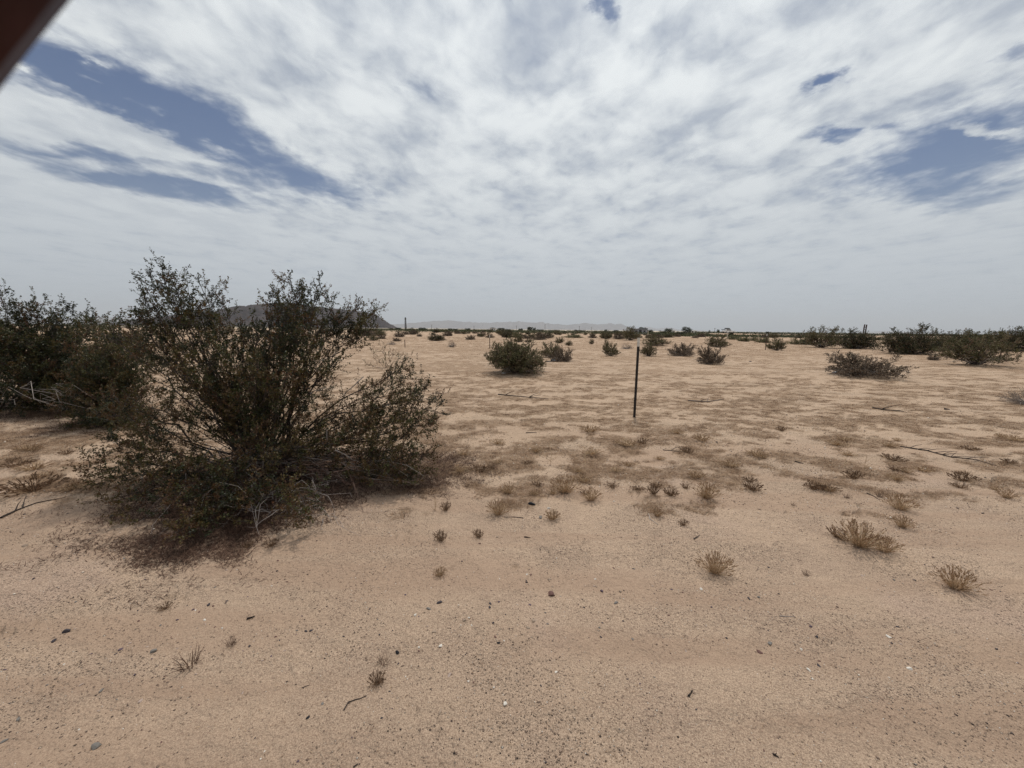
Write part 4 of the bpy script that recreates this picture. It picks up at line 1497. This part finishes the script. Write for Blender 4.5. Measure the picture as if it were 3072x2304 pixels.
stone('dark', 625, 1805, 16, 'dark lump of stone at the left foreground beside a weed')
stone('white', 613, 1857, 11, 'white chip in the left foreground')
stone('tan', 76, 1641, 20, 'pale flat stone at the left edge of the sand')
stone('dark', 2250, 1084, 9, 'black lump on the bare field right of the purple brown shrub')
G_S = 'small loose stones on the sand'
for i in range(200):
    q = random.random()
    px = random.choice([random.uniform(0, 3072), random.gauss(1600, 350), random.gauss(500, 300)])
    py = random.uniform(1600, 2290) if q < .5 else random.gauss(1850, 110)
    c = random.choice(['dark', 'dark', 'tan', 'white', 'pink', 'purple', 'grey', 'red'])
    if -20 < px < 3090 and 1560 < py < 2300:
        lab = {'dark': 'small dark stone', 'tan': 'small tan stone', 'white': 'small white stone', 'pink': 'small pinkish stone', 'purple': 'small purple grey stone', 'grey': 'small grey stone', 'red': 'small red brown stone'}[c]
        stone(c, px, py, random.uniform(5, 9.5), lab + ' among many loose on the foreground sand', G_S)
# ------------------------------------------------------------------ litter left by people
def crumpled(name, px, py, w, d_, h, material, label, cat, seed=1):
    import bmesh
    r2 = random.Random(seed)
    p = gp(px, py)
    bm = bmesh.new()
    bmesh.ops.create_icosphere(bm, subdivisions=3, radius=1)
    for v in bm.verts:
        q = v.co
        k = 1 + .35 * (float(fbm(np.array(q.x * 2 + seed), np.array(q.y * 2 + q.z * 3), 3)) - .5) * 2
        v.co = Vector((q.x * w * .5 * k, q.y * d_ * .5 * k, max(q.z, -.35) * h * .6 * k))
    me = bpy.data.meshes.new(name)
    bm.to_mesh(me)
    bm.free()
    me.materials.append(material)
    o = link(name, me)
    o.location = p + Vector((0, 0, h * .2))
    tag(o, label, cat)


crumpled('plastic_bag', 2508, 1123, .30, .2, .10, plain('pale_plastic', (.50, .54, .58), (.36, .40, .46), 12, .35, .5), 'crumpled pale blue grey bag at the left foot of the broad brown shrub', 'bag', 2)
crumpled('black_bag', 1662, 1085, .36, .25, .16, plain('black_plastic', (.010, .010, .011), (.022, .02, .02), 12, .45, .4), 'crumpled black bag on the sand beside the low dark shrub', 'bag', 5)
crumpled('black_bag', 1646, 1086, .28, .2, .07, plain('black_rubber', (.012, .011, .011), (.03, .024, .02), 12, .6, .3), 'flat black scrap lying left of the crumpled black bag', 'scrap', 6)
crumpled('paper_scrap', 1511, 1124, .14, .1, .05, plain('white_paper', (.75, .72, .68), (.6, .58, .54), 20, .7, .3), 'white scrap of paper at the foot of the large rounded shrub', 'litter', 7)

# ------------------------------------------------------------------ posts
BLACKP = plain('black_steel', (.010, .010, .011), (.030, .024, .020), 20, .55, .4, .2)
RUST = plain('rusty_steel', (.075, .045, .032), (.13, .085, .06), 20, .8, .3)
WHITEP = plain('white_paint', (.72, .70, .64), (.52, .47, .40), 30, .6, .4)
PALEW = plain('pale_wood', (.62, .56, .46), (.45, .39, .31), 30, .8, .2)


def t_post(px, py, pytop, label, shaft_mat=BLACKP, tip=.15, w=.034, lean=0.0, group=None):
    g = ground(px, py)
    p = on_ground(g)
    h = (at(px, pytop, g.y).z - p.z)
    root = empty('fence_post', p, label, 'post', group)
    root.rotation_euler = (0, lean, 0.25)
    import bmesh

    def tee(z0, z1, s=1.0):
        bm = bmesh.new()
        f = w / 2 * s
        th = .0045 * s * (w / .034)
        # T section: flange with a stem
        pr = [(-f, -th), (f, -th), (f, th), (th, th), (th, w * .9 * s), (-th, w * .9 * s), (-th, th), (-f, th)]
        lo = [bm.verts.new((x, y, z0)) for x, y in pr]
        hi = [bm.verts.new((x, y, z1)) for x, y in pr]
        for i in range(8):
            bm.faces.new((lo[i], lo[(i + 1) % 8], hi[(i + 1) % 8], hi[i]))
        for a in ((0, 1, 2, 3, 6, 7), (3, 4, 5, 6)):
            bm.faces.new([hi[i] for i in a])
            bm.faces.new([lo[i] for i in reversed(a)])
        return bm
    bm = tee(-.25, h - tip)
    if w < .05 and px == 1903:
        z = .12
        while z < h - tip - .03:           # studs along the flange
            r_ = bmesh.ops.create_cube(bm, size=1)
            for v in r_['verts']:
                v.co = Vector((v.co.x * .012, v.co.y * .010 - .008, v.co.z * .016 + z))
            z += .054
    bmesh.ops.recalc_face_normals(bm, faces=bm.faces)
    me = bpy.data.meshes.new('shaft')
    bm.to_mesh(me)
    bm.free()
    me.materials.append(shaft_mat)
    link('shaft', me, root)
    if tip > 0:
        bm = tee(h - tip + .0005, h, 1.06)
        bmesh.ops.recalc_face_normals(bm, faces=bm.faces)
        me = bpy.data.meshes.new('painted_tip')
        bm.to_mesh(me)
        bm.free()
        me.materials.append(WHITEP)
        link('painted_tip', me, root)
    return root


t_post(1903, 1254, 1013.5, 'black steel fence post with white tip standing in the middle of the field', w=.040)
t_post(1215, 1043, 1019, 'short thin rusty post in the field right of the big bush', RUST, 0, .06)
t_post(1469, 1044, 1005, 'thin rusty post left of the large rounded green shrub', RUST, .2, .06)
t_post(2297, 1046, 1001, 'thin rusty post with pale tip beside the small pale topped shrub', RUST, .22, .06)
t_post(2181, 1018, 997, 'white stake standing in front of the white truck', PALEW, 0, .16)
t_post(2249, 1022, 1008, 'short pale stake right of the white truck', PALEW, 0, .12)
t_post(2384, 1034, 1010, 'thin dark post left of the airy green shrub', RUST, 0, .05)
t_post(1943, 1016, 992, 'pale stake in front of the grey shed', PALEW, 0, .12)
t_post(2998, 1084, 1045, 'leaning dark post at the foot of the wide olive shrub', RUST, 0, .05, lean=.06)

# ------------------------------------------------------------------ far things
def box_bm(bm, x0, x1, y0, y1, z0, z1, bev=0.0):
    import bmesh
    r_ = bmesh.ops.create_cube(bm, size=1)
    for v in r_['verts']:
        v.co = Vector(((v.co.x + .5) * (x1 - x0) + x0, (v.co.y + .5) * (y1 - y0) + y0, (v.co.z + .5) * (z1 - z0) + z0))


def boxes(name, lst, m, parent, bevel=0.0):
    import bmesh
    bm = bmesh.new()
    for b in lst:
        box_bm(bm, *b)
    if bevel:
        bmesh.ops.bevel(bm, geom=bm.edges[:], offset=bevel, segments=2, affect='EDGES')
    me = bpy.data.meshes.new(name)
    bm.to_mesh(me)
    bm.free()
    me.materials.append(m)
    return link(name, me, parent)


def poly_prism(name, prof, y0, y1, m, parent, bevel=.04):
    import bmesh
    bm = bmesh.new()
    a = [bm.verts.new((x, y0, z)) for x, z in prof]
    b = [bm.verts.new((x, y1, z)) for x, z in prof]
    n = len(prof)
    bm.faces.new(a)
    bm.faces.new(list(reversed(b)))
    for i in range(n):
        bm.faces.new((a[(i + 1) % n], a[i], b[i], b[(i + 1) % n]))
    bmesh.ops.recalc_face_normals(bm, faces=bm.faces)
    if bevel:
        bmesh.ops.bevel(bm, geom=bm.edges[:], offset=bevel, segments=2, affect='EDGES')
    me = bpy.data.meshes.new(name)
    bm.to_mesh(me)
    bm.free()
    me.materials.append(m)
    return link(name, me, parent)


def disc(name, x, y, z, r_, w, m, parent, segs=20):
    import bmesh
    bm = bmesh.new()
    bmesh.ops.create_cone(bm, cap_ends=True, segments=segs, radius1=r_, radius2=r_, depth=w)
    bmesh.ops.rotate(bm, verts=bm.verts, cent=(0, 0, 0), matrix=Matrix.Rotation(R(90), 3, 'X'))
    me = bpy.data.meshes.new(name)
    bm.to_mesh(me)
    bm.free()
    me.materials.append(m)
    o = link(name, me, parent)
    o.location = (x, y, z)
    return o


WPAINT = plain('white_car_paint', (.80, .80, .79), (.76, .76, .75), 3, .3, .5, 0, 0)
GLASSD = plain('dark_glass', (.02, .025, .03), (.03, .035, .04), 3, .12, .6, 0, 0)
RUBBER = plain('tyre_rubber', (.02, .02, .02), (.03, .03, .03), 20, .8, .3)
RIM = plain('grey_rim', (.35, .35, .36), (.28, .28, .29), 20, .4, .5, .7)
DARKC = plain('dark_canvas', (.02, .022, .026), (.035, .036, .04), 10, .8, .2)

TD = 230.0
tp_ = hor(2186, TD)
truck = empty('pickup_truck', on_ground(tp_), 'white pickup truck with a dark rack load parked on the far road', 'truck')
poly_prism('body', [(-2.75, .45), (-2.75, 1.15), (-.9, 1.18), (1.0, 1.18), (2.45, 1.05), (2.75, .9), (2.75, .42)], -.92, .92, WPAINT, truck)
cab = poly_prism('cab', [(-1.9, 1.16), (-1.75, 1.85), (.15, 1.85), (1.0, 1.16)], -.82, .82, WPAINT, truck)
for y in (-.835, .835):
    poly_prism('window', [(-1.55, 1.24), (-1.45, 1.72), (-.65, 1.72), (-.65, 1.24)], min(y, y * 1.01), max(y, y * 1.01), GLASSD, cab, 0)
    poly_prism('window', [(-.55, 1.24), (-.55, 1.72), (.10, 1.72), (.68, 1.24)], min(y, y * 1.01), max(y, y * 1.01), GLASSD, cab, 0)
poly_prism('windscreen', [(.24, 1.80), (.30, 1.80), (.97, 1.24), (.91, 1.22)], -.72, .72, GLASSD, cab, 0)
for x in (-1.75, 1.75):
    for y in (-.86, .86):
        wh = disc('wheel', x, y, .38, .38, .26, RUBBER, truck)
        disc('rim', 0, (-.135 if y < 0 else .135), 0, .22, .02, RIM, wh)
        disc('wheel_arch', x, y * 1.045, .44, .47, .03, DARKC, truck)
boxes('bumper', [(2.70, 2.84, -.85, .85, .45, .66)], DARKC, truck, .02)
boxes('bumper', [(-2.86, -2.70, -.85, .85, .45, .66)], DARKC, truck, .02)
boxes('roof_load', [(-1.75, .1, -.65, .65, 1.98, 2.32)], DARKC, truck, .06)
boxes('roof_rack', [(-1.8, .15, -.7, -.64, 1.85, 1.97), (-1.8, .15, .64, .7, 1.85, 1.97)], DARKC, truck)
boxes('tailgate_load', [(-3.3, -2.2, -.5, .5, 1.5, 1.75)], DARKC, truck, .05)
truck.rotation_euler = (0, 0, R(6))
truck.scale = (1.3, 1.3, 1.3)

# ladder shaped timber frame
ld = hor(2592, 150)
k = px_m(150)
lf = empty('timber_frame', on_ground(ld), 'dark ladder shaped timber frame rising above the brush at the right', 'frame')
lf.rotation_euler = (0, R(3), .2)
TIMB = plain('dark_timber', (.05, .038, .035), (.08, .06, .055), 4, .85, .2)
hL = 39 * k
for x in (-.5, .5):
    boxes('upright', [(x - .15, x + .15, -.15, .15, -.3, hL)], TIMB, lf, .01)
for z in (.40, .62, .80, .97):
    boxes('crossbar', [(-.345, .345, -.07, .07, hL * z - .10, hL * z + .06)], TIMB, lf, .01)

# tapering lattice tower
TW = hor(1217, 420)
k = px_m(420)
tw = empty('tower', on_ground(TW), 'slim dark tower standing on the plain right of the hill', 'tower')
hT = 36 * k
STEEL = plain('dark_steel', (.055, .05, .05), (.08, .075, .07), 2, .7, .3)
for sx in (-1, 1):
    for sy in (-1, 1):
        tb = Tubes()
        tb.add([(sx * .85, sy * .85, -.5), (sx * .42, sy * .42, hT)], .13, .10, 6, .3)
        me = tb.mesh('leg', STEEL)
        link('leg', me, tw)
n_ = 14
for i in range(n_):
    tb = Tubes()
    z0, z1 = hT * i / n_, hT * (i + 1) / n_
    w0, w1 = .85 - .43 * i / n_, .85 - .43 * (i + 1) / n_
    for (ax, ay), (bx, by) in (((-1, -1), (1, -1)), ((1, -1), (1, 1)), ((1, 1), (-1, 1)), ((-1, 1), (-1, -1))):
        tb.add([(ax * w0, ay * w0, z0), (bx * w1, by * w1, z1)], .075, .075, 4, .3)
        tb.add([(bx * w0, by * w0, z0), (ax * w1, ay * w1, z1)], .075, .075, 4, .3)
        tb.add([(ax * w1, ay * w1, z1), (bx * w1, by * w1, z1)], .09, .09, 4, .3)
    link('lattice_panel', tb.mesh('lattice_panel', STEEL), tw)
boxes('antenna_panel', [(-.7, .7, -.55, .55, hT * .80, hT * .97)], STEEL, tw, .05)
boxes('equipment_cabinet', [(-.6, .6, -.5, .5, hT * .0, hT * .12)], STEEL, tw, .05)

# utility poles
G_P = 'utility poles along the far road'
PWOOD = plain('pole_wood', (.12, .10, .09), (.17, .145, .125), 3, .85, .2)
first = None
for i, (px, topy, dpt, lab) in enumerate([
        (1171, 972, 520, 'faint utility pole between the hill and the tower'),
        (1295, 974, 520, 'utility pole right of the tower'),
        (1422, 977, 620, 'faint utility pole left of the white house'),
        (1549, 977, 480, 'utility pole left of the pair of dark round trees'),
        (1635, 973, 520, 'utility pole right of the pair of dark round trees'),
        (1738, 978, 520, 'utility pole before the far range, left of the black post'),
        (1774, 982, 620, 'shortest utility pole left of the black post'),
        (2144, 984, 420, 'utility pole left of the white truck')]):
    p = hor(px, dpt)
    h = at(px, topy, dpt).z
    if first is None:
        root = empty('utility_pole', p, lab, 'pole', G_P)
        tb = Tubes()
        tb.add([(0, 0, -.5), (0, 0, 10)], .22, .16, 8, .3)
        link('shaft', tb.mesh('shaft', PWOOD), root)
        boxes('crossarm', [(-1.3, 1.3, -.08, .08, 9.1, 9.3)], PWOOD, root)
        for x in (-1.1, -.4, .4, 1.1):
            boxes('insulator', [(x - .06, x + .06, -.06, .06, 9.31, 9.55)], STEEL, root)
        first = root
        o = root
    else:
        o = copy_tree(first)
        tag(o, lab, 'pole', G_P)
        o.location = p
    o.scale = (1, 1, h / 10)
    o.rotation_euler = (0, 0, .3)

# trees on the horizon
def tree_parts(seed, W_=7.0, H_=6.0, n=2600, trunk=1.2):
    r = np.random.default_rng(seed)
    cl = []
    for i in range(26):
        a = r.random() * 6.283
        e = r.random()
        cl.append((math.cos(a) * W_ * .34 * math.sqrt(r.random()), math.sin(a) * W_ * .34 * math.sqrt(r.random()), trunk + (H_ - trunk) * (.18 + .62 * e), W_ * (.10 + .10 * r.random())))
    tb = Tubes()
    tb.add([(0, 0, -.3), (.1, 0, trunk), (.0, .1, trunk + 1)], .28, .14, 7, .3)
    for c in cl[::2]:
        tb.add([(.1, 0, trunk * .9), (c[0] * .5, c[1] * .5, (trunk + c[2]) / 2), c[:3]], .10, .03, 4, .3)
    P, T = [], []
    for c in cl:
        m_ = n // len(cl)
        d = r.normal(size=(m_, 3))
        d /= np.linalg.norm(d, axis=1)[:, None]
        q = (r.random(m_) ** .45)[:, None] * c[3] * (1 + .25 * r.random((m_, 1)))
        P.append(np.array(c[:3]) + d * q)
        T.append(np.clip(.35 + r.normal(0, .2, m_) + .1 * r.normal(), 0, 1))
    P, T = np.concatenate(P), np.concatenate(T)
    D = r.normal(size=P.shape)
    D /= np.linalg.norm(D, axis=1)[:, None]
    L = .30 * (.6 + .8 * r.random(len(P)))
    return [('trunk', tb.mesh('trunk', BARK)), ('crown', leaves_mesh('crown', P, D, L, L * .7, T, CROWN, r))], W_, H_


TP = [tree_parts(41), tree_parts(42, 8.0, 5.0, 2600, .8), tree_parts(43, 6, 6.5, 2400, .8)]
TRU = {}


def tree(k, px, wpx, toppy, dpt, label, group='trees on the far plain'):
    ms, W0, H0 = TP[k]
    p = hor(px, dpt)
    h = at(px, toppy, dpt).z
    s = (wpx * px_m(dpt) / W0 * 1.25, wpx * px_m(dpt) / W0 * 1.25, h / H0 * 1.05)
    if k not in TRU:
        o = empty('tree', p, label, 'tree', group, random.uniform(0, 6), s)
        for nm, me in ms:
            link(nm, me, o)
        TRU[k] = o
    else:
        o = copy_tree(TRU[k])
        o.location, o.scale, o.rotation_euler = p, s, (0, 0, random.uniform(0, 6))
        tag(o, label, 'tree', group)


for k, px, w, ty, dpt, lab in [
        (1, 1173, 16, 984, 300, 'low dark tree at the foot of the hill'),
        (1, 1195, 20, 983, 330, 'low grey green tree left of the tower'),
        (2, 1228, 13, 985, 300, 'small round tree right beside the tower'),
        (2, 1241, 7, 986, 330, 'tiny tree second right of the tower'),
        (1, 1267, 28, 983, 280, 'wide dark tree right of the tower'),
        (1, 1350, 17, 985, 300, 'dark tree, left of a touching pair'),
        (1, 1366, 17, 986, 300, 'dark tree, right of a touching pair'),
        (0, 1403, 20, 985, 310, 'dark tree left of the farther thin post'),
        (2, 1422, 8, 987, 350, 'tiny tree behind the farther thin post'),
        (1, 1448, 9, 988, 320, 'tiny tree left of the white house'),
        (1, 1462, 13, 988, 300, 'small tree touching the white house'),
        (0, 1502, 27, 984, 260, 'bushy dark tree right of the white house'),
        (1, 1523, 24, 987, 270, 'low dark tree behind the bushy one'),
        (2, 1562, 14, 985, 280, 'round dark tree left of the tall pair'),
        (0, 1590, 19, 981, 270, 'tallest dark round tree of the left pair'),
        (2, 1603, 9, 983, 270, 'narrow dark tree touching the tallest round one'),
        (1, 1620, 26, 988, 300, 'long low dark tree right of the tall pair'),
        (1, 1662, 34, 990, 330, 'long low tree before the far range'),
        (2, 1728, 12, 989, 300, 'small dark tree, upright, before the far range'),
        (1, 1745, 26, 990, 310, 'low dark tree before the far range'),
        (2, 1817, 9, 988, 280, 'small round tree between the far range and the post'),
        (1, 1848, 20, 990, 290, 'low tree close to the pale upright shrub'),
        (0, 1926, 24, 982, 210, 'dark tree rising behind the grey shed'),
        (1, 1948, 22, 989, 200, 'low dark tree right of the grey shed'),
        (1, 1990, 26, 992, 190, 'low dark tree mass further right of the grey shed'),
        (1, 2006, 23, 985, 260, 'wide flat topped tree standing between shed and big round tree'),
        (2, 2060, 27, 980, 200, 'big round dark tree left of the white truck'),
        (1, 2042, 26, 994, 150, 'low dark tree below the big round tree'),
        (2, 2128, 4, 990, 320, 'tiny distant tree left of the white truck'),
        (2, 2303, 9, 994, 260, 'tiny dark tree rising from the hedge right of the truck'),
        (2, 2155, 8, 988, 300, 'small sparse tree beside the white truck')]:
    tree(k, px, w, ty, dpt, lab)

# buildings
SHEDW = plain('grey_sheet_wall', (.24, .25, .27), (.30, .31, .33), .6, .7, .3)
ROOFG = plain('grey_roof', (.13, .14, .155), (.17, .18, .195), .6, .6, .3)
WWALL = plain('white_wall', (.74, .73, .70), (.66, .65, .62), .6, .8, .2)
DARKO = plain('dark_opening', (.03, .03, .034), (.04, .04, .045), 1, .6, .3)


def house(name, px, wpx, dpt, h, rh, depth_m, wall, roof, label, cat, door=True, slope='gable', rz=0.0):
    p = hor(px, dpt)
    k_ = px_m(dpt)
    w = wpx * k_
    o = empty(name, on_ground(p), label, cat, rz=rz)
    boxes('wall', [(-w / 2, w / 2, 0, depth_m, -.3, h)], wall, o)
    if slope == 'gable':
        poly_prism('roof', [(-w / 2 - .25, h + .01), (-w / 2 - .25, h + .12), (0, h + rh), (w / 2 + .25, h + .12), (w / 2 + .25, h + .01)], -.3, depth_m + .3, roof, o, 0)
    else:
        poly_prism('roof', [(-w / 2 - .2, h + .01), (-w / 2 - .2, h + .2), (w / 2 + .2, h + rh), (w / 2 + .2, h + .01)], -.3, depth_m + .3, roof, o, 0)
    if door:
        boxes('door', [(-w * .1, w * .1, -.06, -.003, 0, min(2.1, h * .85))], DARKO, o)
    wn = boxes('window', [(-w * .38, -w * .22, -.05, -.003, h * .4, h * .75)], DARKO, o)
    boxes('window', [(w * .24, w * .38, -.05, -.003, h * .4, h * .75)], DARKO, o)
    return o


house('shed', 1921, 40, 190, 2.3, .55, 5, SHEDW, ROOFG, 'long grey metal shed behind the black post', 'shed', slope='shed')
house('house', 1478, 17, 330, 2.3, .8, 6, WWALL, ROOFG, 'small white house among the trees left of centre', 'house')
house('house', 1236, 6, 360, 1.8, .5, 4, WWALL, ROOFG, 'tiny white building beside the tower', 'building')
house('house', 2020, 12, 420, 2.2, .6, 6, WWALL, WWALL, 'white building under the flat topped tree', 'building')
house('house', 2078, 26, 520, 2.4, .5, 8, WWALL, WWALL, 'long low white building right of the big round tree', 'building')

# hedge of dark orchard trees on the right horizon
def belt(x0, x1, d0, d1, h, n, label, seed, name='orchard', tone=.3, patchy=False):
    r = np.random.default_rng(seed)
    px = x0 + (x1 - x0) * r.random(n)
    dp = d0 + (d1 - d0) * r.random(n)
    X = np.array([hor(a, 1).x for a in px]) * dp
    Y = dp
    if patchy:
        ok = fbm(X * .16 + 5, Y * .07, 4, .6) > .50
        px, X, Y = px[ok], X[ok], Y[ok]
        n = len(X)
    top = h * (.72 + .5 * fbm(X * .12, Y * .1, 4, .6))
    Z = top * r.random(n) ** .7
    P = np.stack([X, Y, Z + height(X, Y) - .05], -1)
    D = r.normal(size=(n, 3))
    D /= np.linalg.norm(D, axis=1)[:, None]
    L = .38 * (.6 + .9 * r.random(n))
    me = leaves_mesh(name, P, D, L, L * .7, np.clip(tone + r.normal(0, .2, n), 0, 1), CROWN, r)
    tag(link(name, me), label, None, None, 'stuff')


belt(2085, 3300, 255, 290, 1.6, 30000, 'dark green orchard forming a low band on the right horizon', 1)
belt(1060, 1900, 330, 400, 1.2, 16000, 'far low dark brush forming a thin band on the horizon', 2, 'brush', .5)
belt(-200, 1060, 300, 360, 1.8, 14000, 'far dark brush seen through the left bushes', 3, 'brush', .4)
belt(1060, 2110, 150, 290, .95, 42000, 'dark brown brush spread over the far plain', 5, 'brush', .65, True)
belt(1960, 2600, 120, 160, .55, 9000, 'low dark brush in front of the orchard band', 4, 'brush', .6)

# ------------------------------------------------------------------ the hand at the lens
SKIN, tr = mat('shade_dark_skin')
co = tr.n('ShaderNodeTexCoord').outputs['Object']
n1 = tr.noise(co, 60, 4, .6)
finish(tr, tr.mix(tr.mr(n1, .3, .7), (.058, .021, .019), (.034, .012, .011)), .5, bump(tr, tr.noise(co, 600, 3, .6), .25, .0004), .08)  # brown darkened well below real skin, standing in for the phone's shade
CM = cam.matrix_world.copy()


def build_hand():
    J, E, RD = [], [], []

    def jt(p, r_, par=None):
        J.append(p)
        RD.append(r_)
        if par is not None:
            E.append((par, len(J) - 1))
        return len(J) - 1
    d = .022
    bx, by = -1.262 * d, .930 * d
    tx, ty = .70, .714            # along the finger, towards its tip
    nx, ny = -.714, .70
    rf = .0078
    cx, cy = bx + nx * (rf * 1.25 + .0028), by + ny * (rf * 1.25 + .0028)

    def fp(s, z):
        return (cx + tx * s, cy + ty * s, z)
    palm = jt((-.112, -.058, .004), .020)
    wrist = jt((-.128, -.118, .022), .021, palm)
    jt((-.150, -.200, .052), .026, wrist)
    fore = jt((-.178, -.300, .095), .033, len(J) - 1)
    # index finger: crosses the corner of the view
    k = jt((-.094, -.028, -.010), .0115, palm)
    k2 = jt(fp(-.030, -.024), .0092, k)
    k3 = jt(fp(-.008, -.0225), .0080, k2)
    k4 = jt(fp(.012, -.0215), .0078, k3)
    jt(fp(.022, -.021), .0066, k4)
    # middle, ring and little finger curl at the side of the phone
    for kn, j2, j3, tp2, rr2 in (((-.098, -.048, -.012), (-.074, -.036, -.026), (-.058, -.030, -.026), (-.048, -.027, -.022), .0088),
                                 ((-.102, -.068, -.012), (-.078, -.062, -.028), (-.062, -.058, -.027), (-.052, -.056, -.023), .0083),
                                 ((-.108, -.086, -.008), (-.088, -.084, -.024), (-.073, -.082, -.024), (-.064, -.080, -.020), .0072)):
        a = jt(kn, rr2 * 1.25, palm)
        b = jt(j2, rr2, a)
        c = jt(j3, rr2 * .93, b)
        jt(tp2, rr2 * .82, c)
    # thumb on the near side
    a = jt((-.098, -.078, .026), .0135, palm)
    b = jt((-.078, -.055, .036), .0105, a)
    jt((-.060, -.036, .036), .0088, b)
    me = bpy.data.meshes.new('hand')
    me.from_pydata([tuple(CM @ Vector(p)) for p in J], E, [])
    o = bpy.data.objects.new('hand', me)
    COL.objects.link(o)
    o.modifiers.new('skin', 'SKIN')
    ss = o.modifiers.new('sub', 'SUBSURF')
    ss.levels = ss.render_levels = 2
    if not me.skin_vertices:
        me.skin_vertices.new()
    for i, v in enumerate(me.skin_vertices[0].data):
        v.radius = (RD[i], RD[i])
        v.use_root = i == 0
    for p in me.polygons:
        p.use_smooth = True
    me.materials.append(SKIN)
    tag(o, 'out of focus finger of a hand, its brown darkened for shade, across the top left corner', 'hand')


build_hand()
